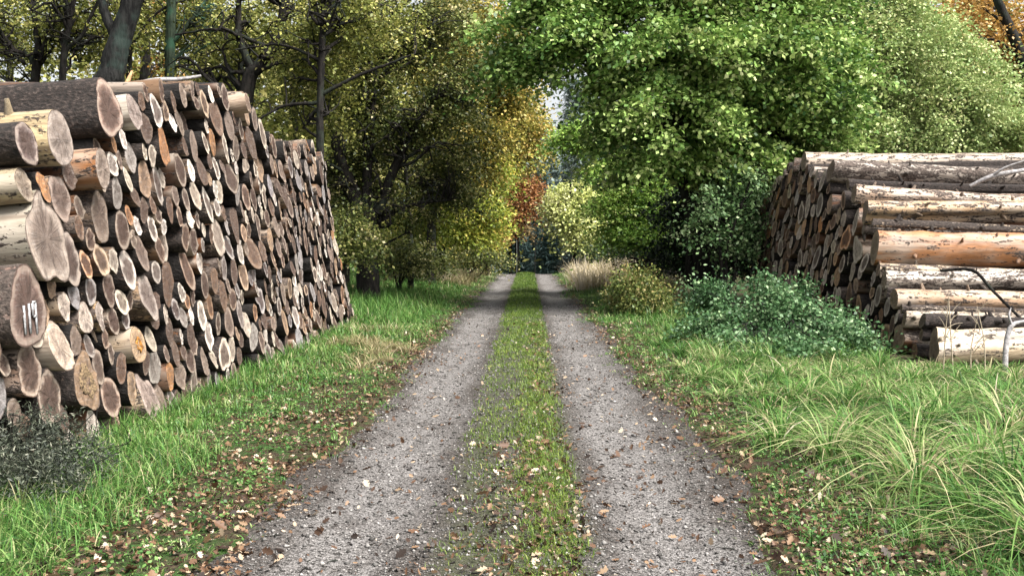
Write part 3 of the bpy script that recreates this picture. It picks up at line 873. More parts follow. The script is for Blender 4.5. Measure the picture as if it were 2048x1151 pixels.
LEAF_N, LEAF_L = 2.1, 1.12
def tree(name, label, cat, base, stems, blobs, mat, n, k, sr, L, seed, bark=None, limbs=14, limb_r=0.035, group=None, gap=0.35, nscale=1.1, shell=0.4, twig=True, **kw):
    """base: world xyz; stems: list of (points, radii)"""
    rg = np.random.default_rng(seed)
    if cat == "tree": n = int(n * LEAF_N); L = L * LEAF_L
    root = empty(name, base)
    tag(root, label, cat, group)
    base = np.asarray(base, float)
    C = spray_points(blobs, n, rg, shell, gap, nscale)
    parts = []
    spts, srad = [], []
    for pts, rad in stems:
        tv, tf = tube(pts, rad, 11, 9, 0.006, rg)
        tv = tv + rg.normal(size=tv.shape) * 0.035 * np.mean(rad)
        parts.append((tv, tf))
        pp = np.array(pts, float)
        tt = np.linspace(0, len(pp) - 1, 30)
        for c_ in tt:
            i0 = min(int(c_), len(pp) - 2); u = c_ - i0
            spts.append(pp[i0] * (1 - u) + pp[i0 + 1] * u); srad.append(rad[i0] * (1 - u) + rad[i0 + 1] * u)
    if spts and limbs:
        spts = np.array(spts); srad = np.array(srad)
        pick = rg.choice(len(C), min(limbs, len(C)), replace=False)
        for q in pick:
            t = C[q]
            ok_ = spts[:, 2] < t[2] + 0.3
            if not ok_.any(): ok_ = np.ones(len(spts), bool)
            dd = np.linalg.norm(spts - t, axis=1) + np.abs(spts[:, 2] - (t[2] - 0.45 * np.linalg.norm((spts - t)[:, :2], axis=1))) * 0.8 + (~ok_) * 50
            j = int(np.argmin(dd)); s_ = spts[j]
            mid1 = s_ * 0.65 + t * 0.35 + np.array((0, 0, 0.10 * np.linalg.norm(t - s_))) + rg.normal(size=3) * 0.12
            mid2 = s_ * 0.3 + t * 0.7 + np.array((0, 0, 0.12 * np.linalg.norm(t - s_))) + rg.normal(size=3) * 0.14
            r0 = min(limb_r, srad[j] * 0.7)
            parts.append(tube((s_, mid1, mid2, t), (r0, r0 * 0.75, r0 * 0.45, r0 * 0.15), 5, 3, 0.02, rg))
            if twig:
                for _ in range(3):
                    e = C[rg.integers(len(C))]
                    near = C[np.argsort(np.linalg.norm(C - mid2, axis=1))[rg.integers(1, 30)]]
                    parts.append(tube((mid2, mid2 * 0.5 + near * 0.5 + rg.normal(size=3) * 0.08, near), (r0 * 0.42, r0 * 0.28, r0 * 0.1), 4, 2))
    if parts:
        V, F = join(parts)
        link("trunk", new_mesh("trunk", V - base, [F], bark or M_BARK, None, True), root)
    if group == "trees behind the left stack": C[:, 1] += 0.9      # the stems stand in front of most of the leaves
    ax = np.array([np.mean([b[0] for b in blobs]), np.mean([b[1] for b in blobs]), 0])
    V, F, t = leaves(C, k, sr, L, rg, axis=ax, **kw)
    crown_obj("crown", V, F, t, mat, root, base)
    return root

G_EMER = leaf_mat("leaf_emerald", [(0, (0.02, 0.06, 0.012)), (0.25, (0.08, 0.17, 0.032)), (0.48, (0.2, 0.33, 0.07)), (0.72, (0.38, 0.5, 0.15)), (1, (0.58, 0.63, 0.29))])
G_PALE = leaf_mat("leaf_pale_green", [(0, (0.12, 0.21, 0.06)), (0.35, (0.28, 0.39, 0.13)), (0.65, (0.46, 0.54, 0.22)), (1, (0.66, 0.63, 0.32))])
G_LIME = leaf_mat("leaf_lime", [(0, (0.058, 0.1305, 0.0261)), (0.4, (0.203, 0.3625, 0.0653)), (0.75, (0.4205, 0.58, 0.1305)), (1, (0.667, 0.725, 0.261))])
G_OLIVE = leaf_mat("leaf_olive", [(0, (0.0299, 0.0391, 0.0103)), (0.3, (0.0978, 0.1207, 0.0276)), (0.6, (0.2415, 0.2645, 0.0575)), (0.85, (0.46, 0.4255, 0.115)), (1, (0.644, 0.575, 0.253))])
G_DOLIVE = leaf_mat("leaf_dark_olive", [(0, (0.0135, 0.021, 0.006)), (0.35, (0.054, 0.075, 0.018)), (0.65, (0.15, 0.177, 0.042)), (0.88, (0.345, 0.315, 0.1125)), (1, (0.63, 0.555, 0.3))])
G_YGREEN = leaf_mat("leaf_yellow_green", [(0.0, (0.0624, 0.0936, 0.0166)), (0.4, (0.208, 0.2808, 0.0416)), (0.75, (0.4368, 0.4576, 0.0728)), (1.0, (0.7488, 0.5616, 0.1248))])
G_ORANGE = leaf_mat("leaf_orange", [(0, (0.09, 0.045, 0.022)), (0.4, (0.29, 0.125, 0.05)), (0.75, (0.47, 0.23, 0.09)), (1, (0.46, 0.35, 0.16))])
G_GOLD = leaf_mat("leaf_gold", [(0.0, (0.192, 0.084, 0.024)), (0.4, (0.432, 0.24, 0.06)), (0.75, (0.576, 0.396, 0.12)), (1.0, (0.66, 0.54, 0.3))])
G_PALEY = leaf_mat("leaf_pale_yellow", [(0.0, (0.2018, 0.2522, 0.1008)), (0.4, (0.5717, 0.639, 0.2018)), (0.75, (0.75, 0.75, 0.3363)), (1.0, (0.75, 0.75, 0.5382))])
G_TEAL = leaf_mat("needle_teal", [(0, (0.026, 0.056, 0.054)), (0.5, (0.075, 0.14, 0.13)), (1, (0.19, 0.27, 0.25))], 0.1)
G_SPRUCE = leaf_mat("needle_grey_green", [(0.0, (0.063, 0.105, 0.0945)), (0.5, (0.1785, 0.2415, 0.2205)), (1.0, (0.378, 0.42, 0.378))], 0.1)
G_GREYG = leaf_mat("leaf_grey_green", [(0, (0.0287, 0.069, 0.023)), (0.4, (0.092, 0.184, 0.0633)), (0.75, (0.253, 0.368, 0.161)), (1, (0.529, 0.598, 0.345))])
G_BRAMBLE = leaf_mat("leaf_bramble", [(0, (0.0162, 0.0459, 0.0149)), (0.4, (0.054, 0.1283, 0.0459)), (0.75, (0.135, 0.2497, 0.1013)), (1, (0.3375, 0.4455, 0.243))])

def gp(px, depth):
    """ground point under photo column px at the given distance"""
    x = (px - 1055.0) / FPX * depth
    return np.array((x, depth, float(surf_z(x, depth))))

def stem(pxs, depth, r0, r1, base=None, dy=0.0):
    pts = [P(px, py, depth + dy * i) for i, (px, py) in enumerate(pxs)]
    if base is not None: pts = [np.asarray(base)] + pts
    return pts, list(np.linspace(r0, r1, len(pts)))

# --- trees behind the left stack
b = gp(60, 24)
tree("oak_tree", "many-stemmed dark oak behind the left end of the tall log stack", "tree", b,
     [stem([(70, 170), (76, 90), (62, -20)], 24, .13, .06, b), stem([(72, 165), (25, 95), (-30, 30)], 24, .07, .04, b), stem([(74, 150), (112, 60), (104, -40)], 24, .07, .04, b)],
     [B(40, 40, 24, 130, 100, 1.6), B(-80, 120, 24, 90, 110, 1.6)], G_OLIVE, 130, 30, .30, .085, 1, group="trees behind the left stack", limbs=41, limb_r=.06, gap=.5)
b = gp(122, 23)
tree("oak_tree", "slender twin-stemmed oak left of the thick leaning trunk", "tree", b,
     [stem([(126, 170), (134, 70), (156, -40)], 23, .09, .05, b), stem([(124, 155), (165, 70), (205, -20)], 23, .06, .03, b)],
     [B(160, 30, 23.5, 110, 80, 1.4)], G_OLIVE, 90, 28, .28, .08, 2, group="trees behind the left stack", limbs=28, limb_r=.05, gap=.5)
b = gp(170, 21)
tree("oak_tree", "thick leaning lichen-grey trunk rising behind the dark top log", "tree", b,
     [stem([(200, 230), (222, 150), (240, 80), (268, -10), (300, -160)], 21, .34, .17, b), stem([(240, 90), (205, 10), (190, -120)], 21, .12, .06)],
     [B(280, -170, 21, 260, 110, 2.4)], G_OLIVE, 110, 30, .30, .07, 3, bark=mat_tree_bark("lichen_bark", (0.006, 0.006, 0.006), (0.03, 0.03, 0.028), (0.035, 0.055, 0.046)), group="trees behind the left stack", limbs=22, limb_r=.05)
b = gp(286, 28)
tree("oak_tree", "thin straight dark trunk with orange leaves low behind the stack", "tree", b,
     [stem([(287, 200), (293, 100), (288, -60)], 28, .14, .09, b)],
     [B(300, 150, 28.5, 80, 60, 1.0), B(290, -40, 28, 150, 100, 1.6)], leaf_mat("leaf_rust_olive", [(0, (0.056, 0.042, 0.014)), (0.4, (0.168, 0.112, 0.028)), (0.7, (0.392, 0.196, 0.042)), (1, (0.588, 0.308, 0.07))]), 120, 30, .3, .085, 4, group="trees behind the left stack", limbs=22)
b = gp(345, 25)
tree("oak_tree", "ivy-green upright trunk behind the middle of the left stack", "tree", b,
     [stem([(342, 200), (340, 90), (346, -60)], 25, .16, .11, b), stem([(341, 90), (400, 20), (450, -60)], 25, .06, .03)],
     [B(400, 60, 25.5, 110, 80, 1.2)], G_OLIVE, 110, 30, .28, .075, 5, group="trees behind the left stack", limbs=25, bark=mat_tree_bark("ivy_bark", (0.012, 0.02, 0.012), (0.05, 0.07, 0.045), (0.03, 0.10, 0.06)))
b = gp(470, 23)
tree("oak_tree", "forked trunk leaning right above the stack's highest corner", "tree", b,
     [stem([(492, 200), (520, 130), (556, 70), (580, -60)], 23, .19, .09, b), stem([(508, 150), (478, 70), (482, -50)], 23, .10, .05), stem([(540, 95), (440, 60), (350, 70)], 23, .05, .02)],
     [B(520, 50, 23.6, 130, 110, 1.5), B(450, 140, 24, 110, 50, 1.0)], G_OLIVE, 170, 32, .27, .072, 6, group="trees behind the left stack", limbs=35, limb_r=.06)
b = gp(642, 21.5)
tree("oak_tree", "slim dark trunk with long drooping side branches right of the stack's top", "tree", b,
     [stem([(640, 300), (642, 150), (652, -60)], 21.5, .10, .06, b), stem([(641, 190), (720, 150), (830, 108)], 21.5, .05, .02), stem([(640, 205), (570, 212), (515, 240)], 21.5, .045, .02), stem([(642, 120), (560, 90), (470, 100)], 21.5, .04, .015)],
     [B(640, 90, 22, 130, 110, 1.4), B(720, 30, 22, 130, 90, 1.6), B(600, 230, 22.2, 90, 50, .9)], G_OLIVE, 260, 34, .26, .07, 7, group="trees behind the left stack", limbs=41, limb_r=.05)
b = gp(735, 26)
tree("oak_tree", "broad dark oak with a short forked trunk just past the left stack", "tree", b,
     [stem([(735, 520), (730, 455), (705, 380), (672, 290), (650, 180)], 26, .33, .07, b), stem([(738, 480), (765, 400), (805, 300), (860, 210)], 26, .20, .05), stem([(733, 440), (735, 340), (745, 220), (760, 60)], 26, .16, .05),
      stem([(740, 450), (820, 410), (900, 400)], 26, .07, .025), stem([(728, 430), (690, 410), (640, 420)], 26, .06, .02)],
     [B(760, 300, 26, 120, 130, 1.8), B(860, 270, 26, 120, 120, 1.6), B(720, 190, 26, 80, 70, 1.0), B(840, 400, 26, 110, 70, 1.3), B(680, 380, 26.5, 70, 90, 1.2), B(860, 120, 26, 130, 110, 2.0), B(780, 20, 26, 160, 110, 2)],
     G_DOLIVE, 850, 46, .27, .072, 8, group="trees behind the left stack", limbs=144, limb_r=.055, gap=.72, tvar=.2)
b = gp(860, 33)
tree("oak_tree", "golden olive oak arching over the track's left side", "tree", b,
     [stem([(862, 520), (866, 420), (890, 300), (920, 150)], 33, .2, .07, b), stem([(866, 420), (830, 320), (820, 200)], 33, .10, .04)],
     [B(930, 90, 33, 110, 110, 2.0), B(960, 220, 33, 80, 90, 1.8), B(930, 330, 33, 70, 60, 1.4), B(1010, 130, 33.5, 60, 90, 1.4)],
     leaf_mat("leaf_golden_olive", [(0, (0.044, 0.055, 0.0132)), (0.3, (0.154, 0.165, 0.033)), (0.6, (0.374, 0.319, 0.066)), (0.85, (0.572, 0.418, 0.11)), (1, (0.66, 0.506, 0.198))]), 900, 36, .34, .095, 9, limbs=28, limb_r=.06, gap=.45)
b = gp(885, 37)
tree("hazel_tree", "low yellow-green hazel hanging over the left verge", "tree", b,
     [stem([(884, 510), (880, 450), (870, 390)], 37, .13, .05, b), stem([(886, 500), (915, 440), (950, 400)], 37, .09, .04, b)],
     [B(900, 440, 37, 80, 50, 1.6), B(960, 440, 37, 50, 50, 1.3), B(960, 350, 38, 60, 60, 1.4), B(840, 460, 36, 60, 40, 1.2)], G_YGREEN, 520, 34, .33, .10, 10, limbs=18, limb_r=.05)
b = gp(975, 46)
tree("maple_tree", "small olive maple with yellowing top beside the far track", "tree", b,
     [stem([(978, 500), (985, 420), (1000, 300)], 46, .15, .06, b)],
     [B(1000, 290, 46, 60, 70, 1.8), B(965, 480, 46, 30, 40, 1.3), B(1045, 250, 46, 40, 60, 1.3), B(1040, 310, 46.5, 40, 40, 1.2)],
     leaf_mat("leaf_yellowing", [(0, (0.075, 0.09, 0.0225)), (0.4, (0.225, 0.225, 0.045)), (0.7, (0.45, 0.345, 0.075)), (1, (0.675, 0.42, 0.15))]), 430, 34, .42, .13, 11, limbs=14)
b = gp(1036, 54)
tree("maple_tree", "red-orange autumn maple at the far end of the track", "tree", b,
     [stem([(1034, 480), (1034, 430), (1040, 380)], 54, .14, .06, b)],
     [B(1022, 402, 54, 44, 44, 1.3), B(1050, 375, 54.5, 24, 20, 1.0), B(996, 462, 53, 22, 24, .9)], G_ORANGE, 220, 34, .46, .14, 12, limbs=10)
b = gp(1020, 57)
tree("maple_tree", "tan-leaved sapling below the red-orange maple", "tree", b,
     [stem([(1022, 490), (1026, 450)], 57, .1, .05, b)],
     [B(1018, 440, 57, 34, 26, 1.2)], leaf_mat("leaf_tan", [(0, (0.1638, 0.1274, 0.0546)), (0.5, (0.455, 0.3276, 0.1456)), (1, (0.75, 0.546, 0.2548))]), 130, 30, .42, .14, 13, limbs=8)

for q, (px, dep, r0, pts_, bl, lab) in enumerate((
        (20, 27, .10, ((22, 170), (10, 60), (-10, -60)), (0, 60), "thin dark trunk at the far left edge behind the stack"),
        (262, 25, .08, ((258, 190), (262, 90), (272, -60)), (270, -20), "slim dark trunk hard behind the thick leaning trunk"),
        (405, 29, .11, ((405, 200), (412, 100), (430, -60)), (430, 40), "slim dark trunk between the ivy trunk and the forked trunk"),
        (590, 27, .09, ((592, 280), (585, 160), (600, 40), (590, -80)), (600, 120), "wavy thin trunk right of the forked trunk"),
        (690, 30, .12, ((690, 480), (688, 320), (676, 160), (690, -40)), (690, 60), "tall dark trunk behind the broad short oak"),
        (820, 30, .10, ((822, 500), (815, 380), (800, 250)), (800, 280), "thin dark stem in shade right of the broad oak"))):
    b = gp(px, dep)
    tree("oak_tree", lab, "tree", b, [stem(pts_, dep, r0, r0 * .45, b), stem([pts_[-2], (pts_[-2][0] + 60, pts_[-2][1] - 70), (pts_[-2][0] + 150, pts_[-2][1] - 100)], dep, r0 * .5, .02)],
         [B(bl[0], bl[1], dep + .3, 90, 80, 1.3)], G_OLIVE, 60, 28, .28, .075, 100 + q, limbs=30, limb_r=.055, gap=.5, group="trees behind the left stack")

# --- understory shrubs on the left
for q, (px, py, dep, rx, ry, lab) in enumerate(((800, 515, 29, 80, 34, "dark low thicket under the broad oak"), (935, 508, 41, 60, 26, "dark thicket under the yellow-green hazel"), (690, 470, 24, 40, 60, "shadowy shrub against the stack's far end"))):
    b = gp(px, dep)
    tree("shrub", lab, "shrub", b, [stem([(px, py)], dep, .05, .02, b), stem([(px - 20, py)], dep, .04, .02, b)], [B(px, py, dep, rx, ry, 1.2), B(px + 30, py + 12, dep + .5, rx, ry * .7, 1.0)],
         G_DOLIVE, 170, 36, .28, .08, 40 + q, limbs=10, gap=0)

# --- right side
b = gp(1405, 24)
tree("hornbeam_tree", "large bright green hornbeam leaning over the track", "tree", b,
     [stem([(1400, 520), (1385, 430), (1350, 330), (1290, 230), (1180, 120)], 24, .22, .05, b), stem([(1410, 500), (1420, 400), (1450, 280), (1480, 120)], 24, .20, .06, b), stem([(1425, 520), (1470, 400), (1560, 280), (1650, 220)], 24, .15, .05, b), stem([(1380, 530), (1370, 400), (1330, 300)], 24, .1, .04, b)],
     [B(1450, 130, 23.6, 200, 130, 2.4), B(1260, 110, 23.4, 170, 100, 2.0), B(1085, 70, 23, 120, 70, 1.3), B(1035, 150, 23, 75, 55, 1.0, 1.2), B(1330, 250, 23.4, 170, 100, 2.0), B(1590, 170, 24, 150, 120, 2.0), B(1290, 300, 23.6, 70, 60, 1.2), B(1480, 320, 24, 120, 70, 1.5), B(1600, 280, 24.5, 130, 50, 1.5), B(1420, -20, 24, 260, 80, 2.5), B(1180, -20, 23.5, 150, 60, 2.0)],
     G_EMER, 2000, 48, .29, .102, 20, limbs=110, limb_r=.055, gap=.86, nscale=1.7, flat=.2, up=.6, tvar=.2)
b = gp(1320, 30)
tree("beech_tree", "lime green young beech reaching toward the track", "tree", b,
     [stem([(1320, 500), (1310, 420), (1290, 330)], 30, .13, .05, b), stem([(1315, 450), (1250, 420), (1190, 400)], 30, .05, .02), stem([(1315, 400), (1250, 330), (1190, 290)], 30, .05, .02)],
     [B(1240, 410, 30, 60, 24, 1.3), B(1260, 470, 30, 70, 30, 1.4), B(1230, 345, 30, 60, 30, 1.3), B(1310, 440, 30.5, 70, 50, 1.4), B(1170, 275, 30, 60, 26, 1.2), B(1290, 380, 30.6, 50, 50, 1.2)],
     G_LIME, 480, 46, .32, .09, 21, limbs=24, limb_r=.035, flat=.22, up=1.0, gap=.3)
b = gp(1780, 27)
tree("ash_tree", "pale yellow-green tree filling the sky above the right stack", "tree", b,
     [stem([(1780, 300), (1775, 200), (1790, 60)], 27, .2, .08, b), stem([(1778, 250), (1860, 180), (1940, 120)], 27, .08, .03), stem([(1776, 220), (1700, 160), (1660, 80)], 27, .08, .03)],
     [B(1780, 120, 26.5, 140, 130, 2.0), B(1900, 200, 26.5, 120, 110, 1.8), B(1980, 270, 26.5, 110, 50, 1.5), B(1720, 20, 27, 130, 90, 2), B(1780, 270, 26, 150, 50, 1.5)],
     G_PALE, 1500, 42, .30, .075, 22, limbs=50, limb_r=.045, gap=.66, nscale=1.9)
b = gp(2020, 33)
tree("maple_tree", "golden autumn maple at the upper right corner", "tree", b,
     [stem([(2080, 300), (2062, 170), (2025, 70), (1995, 0), (1980, -60)], 31, .24, .10, b), stem([(2045, 120), (2000, 85), (1960, 75)], 31, .05, .02), stem([(2030, 80), (2090, 20), (2120, -60)], 31, .08, .04)],
     [B(1960, 90, 33, 110, 110, 2), B(2060, 180, 33, 80, 120, 2), B(2040, 300, 33.5, 70, 60, 1.5)], G_GOLD, 620, 34, .36, .10, 23, limbs=26, limb_r=.05, gap=.4)
b = gp(1450, 22.3)
tree("elder_shrub", "grey-green elder shrub left of the right stack's ends", "shrub", b,
     [stem([(1440, 500), (1430, 420), (1410, 370)], 22.3, .045, .015, b), stem([(1455, 500), (1480, 420), (1500, 360)], 22.3, .045, .015, b)],
     [B(1440, 400, 22.3, 55, 40, .7), B(1490, 370, 22.5, 45, 36, .7), B(1420, 455, 22.2, 50, 40, .7), B(1500, 455, 22.8, 40, 40, .6), B(1475, 500, 22.6, 50, 26, .6)],
     G_GREYG, 170, 30, .22, .085, 24, limbs=18, limb_r=.02, gap=.2, flat=.4)
b = gp(1430, 26)
tree("shade_understory", "black-green understory added for the dark shade beneath the hornbeam", "tree", b,
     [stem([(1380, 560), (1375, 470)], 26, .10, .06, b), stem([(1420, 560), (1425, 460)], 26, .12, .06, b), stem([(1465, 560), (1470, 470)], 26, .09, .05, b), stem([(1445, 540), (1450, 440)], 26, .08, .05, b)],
     [B(1430, 420, 26.6, 110, 70, 1.3), B(1400, 500, 27, 80, 50, 1.2), B(1500, 480, 27, 60, 70, 1.2)], leaf_mat("leaf_shade_black", [(0, (.004, .008, .005)), (.6, (.015, .03, .014)), (1, (.04, .08, .03))]), 420, 36, .3, .09, 25, limbs=10, gap=.1)  # added foliage, its near-black leaf colour stands in for shade under the hornbeam
b = gp(1540, 15.6)
tree("bramble_bush", "dark green bramble bush at the foot of the right stack", "bush", b,
     [stem([(1500, 640)], 15.6, .02, .008, b), stem([(1580, 630)], 15.6, .02, .008, b), stem([(1640, 650)], 15.6, .02, .008, b)],
     [B(1450, 660, 15.4, 95, 55, .6), B(1550, 640, 15.4, 100, 60, .6), B(1640, 660, 15.0, 90, 60, .6), B(1690, 690, 14.2, 60, 45, .45), B(1420, 600, 17, 70, 36, .6), B(1520, 700, 14.6, 120, 36, .5), B(1560, 590, 16.5, 70, 36, .5), B(1600, 715, 13.4, 110, 36, .45), B(1460, 700, 14.4, 80, 36, .45)],
     G_BRAMBLE, 760, 34, .14, .06, 26, limbs=60, limb_r=.014, gap=.85, nscale=3.4, flat=.6, up=.5, shell=.3)
b = gp(1290, 22)
tree("weed_bush", "straggly yellow-brown weed bush between pale grass and brambles", "bush", b,
     [stem([(1280, 570)], 22, .015, .006, b), stem([(1310, 575)], 22, .015, .006, b)],
     [B(1270, 575, 22, 50, 40, .6), B(1300, 600, 21.5, 50, 36, .6), B(1240, 585, 22.5, 36, 30, .5)], leaf_mat("leaf_weed", [(0, (.03, .05, .015)), (.4, (.10, .15, .035)), (.7, (.24, .25, .07)), (1, (.36, .27, .12))]), 260, 30, .15, .06, 27, limbs=14, limb_r=.01, gap=.2, nscale=2.4, flat=.8, up=.3)
b = gp(1290, 31)
tree("brushwood_pile", "dark grey heap of cut brushwood on the right verge", "brushwood", b,
     [stem([(1250, 530), (1330, 520)], 31, .03, .02), stem([(1260, 515), (1350, 535)], 31, .03, .02), stem([(1270, 545), (1300, 510), (1345, 515)], 31, .03, .015)],
     [B(1300, 530, 31, 60, 24, .9)], leaf_mat("dead_twigs", [(0, (.02, .018, .018)), (.6, (.07, .062, .065)), (1, (.18, .16, .165))], .05), 130, 30, .3, .13, 28, limbs=30, limb_r=.02, gap=0, narrow=.16, up=.1)

# --- far end
def conifer(name, label, base, h, r, mat, seed, layers=26, per=11, L=.3):
    rg = np.random.default_rng(seed)
    root = empty(name, base); tag(root, label, "tree")
    V, F = tube([(0, 0, 0), (0, 0, h * .5), (0, 0, h)], (r * .09, r * .055, .01), 7, 3)
    link("trunk", new_mesh("trunk", V, [F], M_BARK, None, True), root)
    C = []
    for k in range(layers):
        t = k / layers
        rr = r * (1 - t) ** .85
        for q in range(per):
            a = rg.uniform(0, 6.283)
            for s_ in (.35, .65, .95):
                C.append((math.cos(a) * rr * s_, math.sin(a) * rr * s_, h * (.04 + .95 * t) - .25 * rr * s_ + rg.normal() * .08))
    V, F, t = leaves(np.array(C), 12, L * .9, L, rg, axis=np.zeros(3), flat=.3, up=.6, narrow=.22, droop=.3)
    crown_obj("crown", V, F, t, mat, root)
    return root
def gb(px, depth): return gp(px, depth)
conifer("spruce_tree", "tall narrow dark teal spruce right of the red-orange maple", gb(1082, 76), 10.5, 1.1, G_TEAL, 60)
conifer("spruce_tree", "short dark teal spruce at the track's end, left", gb(1035, 66), 4.2, 1.5, G_TEAL, 61, 18)
conifer("spruce_tree", "short dark teal spruce at the track's end, middle", gb(1062, 70), 4.6, 1.5, G_TEAL, 62, 18)
conifer("spruce_tree", "short dark teal spruce at the track's end, right", gb(1098, 64), 4.0, 1.6, G_TEAL, 63, 18)
conifer("spruce_tree", "tall grey-green spruce above the pale yellow tree", gb(1150, 68), 14.8, 2.2, G_SPRUCE, 64, 34, 12, .38)
conifer("spruce_tree", "tall dark spruce behind the hornbeam's lower branches", gb(1172, 78), 17.5, 1.9, leaf_mat("needle_slate", [(0, (.02, .04, .045)), (.5, (.05, .085, .09)), (1, (.12, .16, .165))], .1), 65, 36, 11, .4)
b = gp(1150, 50)
tree("hazel_tree", "pale yellow hazel at the right of the track's end", "tree", b,
     [stem([(1150, 500), (1145, 430), (1140, 360)], 50, .14, .05, b)],
     [B(1158, 448, 50, 40, 46, 1.5), B(1172, 432, 50.5, 44, 46, 1.5), B(1130, 405, 51, 30, 40, 1.3), B(1195, 475, 49.5, 46, 30, 1.4)], G_PALEY, 420, 34, .42, .135, 30, limbs=16)
b = gp(1245, 44)
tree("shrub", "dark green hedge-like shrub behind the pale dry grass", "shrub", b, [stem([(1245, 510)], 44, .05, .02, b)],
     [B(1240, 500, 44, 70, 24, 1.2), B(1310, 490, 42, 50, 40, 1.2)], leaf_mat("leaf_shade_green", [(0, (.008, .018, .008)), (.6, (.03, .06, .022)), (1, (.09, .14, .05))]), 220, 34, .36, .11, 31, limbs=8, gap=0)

for px, lab in ((1033, "thin pale pole left of the two at the track's end"), (1070, "thin pale pole right of the two at the track's end")):
    b = gp(px, 51)
    V, F = tube([(0, 0, 0), (0.01, 0, .8), (0, 0, 1.72)], (.035, .03, .026), 8, 3)
    o = link("pole", new_mesh("pole", V, [F], mat_plain("pole_wood", (.07, .075, .075), (.15, .155, .15)), None, True))
    o.location = b; tag(o, lab, "pole", "poles at the track's end")

# --- woodland beyond: one far mass that nobody could count
rg = np.random.default_rng(90)
def wood_mass(name, label, xr, yr, hfun, n, mat, L, seed):
    rg = np.random.default_rng(seed)
    x = rg.uniform(*xr, n); y = rg.uniform(*yr, n)
    z0 = base_z(x, y)
    hh = hfun(x, y)
    z = z0 + hh * rg.random(n) ** .75
    C = np.stack((x, y, z), -1)
    f = np.sin(x * .9 + 1.3 * np.sin(z * .7)) + np.sin(z * 1.1 + y * .4 + 1.2 * np.sin(x * .6))
    C = C[f > -.9]
    V, F, t = leaves(C, 26, L * 3.2, L, rg, up=.6)
    tag(crown_obj(name, V, F, t, mat), label, "woodland", kind="stuff")
hl = lambda x, y: np.where(x < -19, 9.5, 14.0) + 3 * np.sin(x * .5) + 2 * np.sin(x * 1.3 + 1)
wood_mass("woodland", "olive far wood behind the left trees", (-46, -2.5), (46, 66), hl, 3600, leaf_mat("leaf_wood_olive", [(0, (0.05, 0.066, 0.018)), (0.3, (0.15, 0.175, 0.042)), (0.6, (0.31, 0.315, 0.085)), (0.85, (0.5, 0.45, 0.16)), (1, (0.62, 0.56, 0.3))]), .40, 91)
hr = lambda x, y: np.where(x < 4.5, 7.5, 14 + 2.5 * np.sin(x * .6))
wood_mass("woodland", "green far wood behind the right trees", (5.2, 46), (50, 72), hr, 5800, leaf_mat("leaf_wood_green", [(0, (0.0273, 0.0546, 0.0182)), (0.4, (0.091, 0.1547, 0.0455)), (0.75, (0.2184, 0.2912, 0.091)), (1, (0.5096, 0.4368, 0.1638))]), .42, 92)
hc = lambda x, y: 15.0 + 2.0 * np.sin(x * .8)
wood_mass("woodland", "blue-green distant wood beyond the track's end", (-26, 26), (92, 104), hc, 4200, G_SPRUCE, .6, 93)

# ------------------------------------------------------------------ grass
def blades(x, y, z, h, w, lean, az, seg, rg, curl=1.0):
    n = len(x)
    d = np.stack((np.cos(az), np.sin(az), np.zeros(n)), -1)
    s = np.stack((-np.sin(az + rg.normal(0, .6, n)), np.cos(az), np.zeros(n)), -1)
    base = np.stack((x, y, z), -1)
    rows = []
    for k in range(seg + 1):
        t = k / seg
        fwd = lean * (t ** 1.6) * h
        upz = h * (t - curl * .62 * np.minimum(lean, 1.4) * t ** 2.4)
        c = base + d * fwd[:, None]; c[:, 2] += upz
        ww = w * (1 - t) ** .55 if k < seg else None
        if k < seg:
            rows.append(c - s * (ww / 2)[:, None]); rows.append(c + s * (ww / 2)[:, None])
        else:
            rows.append(c)
    m = len(rows)
    V = np.stack(rows, 1).reshape(-1, 3)
    b0 = np.arange(n)[:, None] * m
    Q = []
    for k in range(seg - 1):
        Q.append(np.concatenate((b0 + 2 * k, b0 + 2 * k + 1, b0 + 2 * k + 3, b0 + 2 * k + 2), 1))
    T = np.concatenate((b0 + 2 * (seg - 1), b0 + 2 * (seg - 1) + 1, b0 + 2 * seg), 1)
    return V, np.concatenate(Q) if Q else np.zeros((0, 4), int), T, n, seg

def grass_obj(name, label, x, y, h, w, lean, az, tint, mat, seg=2, curl=1.0, seed=0, zoff=0.0):
    rg = np.random.default_rng(seed)
    z = surf_z(x, y) - .01 + zoff
    V, Q, T, n, s = blades(x, y, z, h, w, lean, az, seg, rg, curl)
    tt = np.concatenate((np.tile(tint, s - 1), tint))
    tag(link(name, new_mesh(name, V, [Q, T], mat, {"tint": ("FLOAT", "FACE", tt)})), label, "grass", kind="stuff")

M_GRASS = leaf_mat("grass_blade", [(0.0, (0.018, 0.055, 0.01)), (0.25, (0.05, 0.145, 0.024)), (0.5, (0.11, 0.23, 0.045)), (0.7, (0.24, 0.32, 0.1)), (0.86, (0.42, 0.39, 0.2)), (1.0, (0.62, 0.55, 0.38))], .3, .45, .35)
M_MOSS = leaf_mat("strip_grass", [(0.0, (0.03, 0.07, 0.01)), (0.35, (0.10, 0.17, 0.025)), (0.65, (0.20, 0.27, 0.045)), (1.0, (0.38, 0.34, 0.12))], .3, .5)
M_TALL = leaf_mat("tall_grass_blade", [(0.0, (0.016, 0.05, 0.01)), (0.3, (0.05, 0.14, 0.024)), (0.55, (0.12, 0.25, 0.05)), (0.8, (0.26, 0.34, 0.12)), (1.0, (0.52, 0.46, 0.27))], .3, .55, .25)
M_DRY = leaf_mat("dry_grass_blade", [(0.0, (0.16, 0.15, 0.06)), (0.4, (0.36, 0.30, 0.16)), (0.75, (0.54, 0.45, 0.30)), (1.0, (0.70, 0.62, 0.50))], .35, .6)

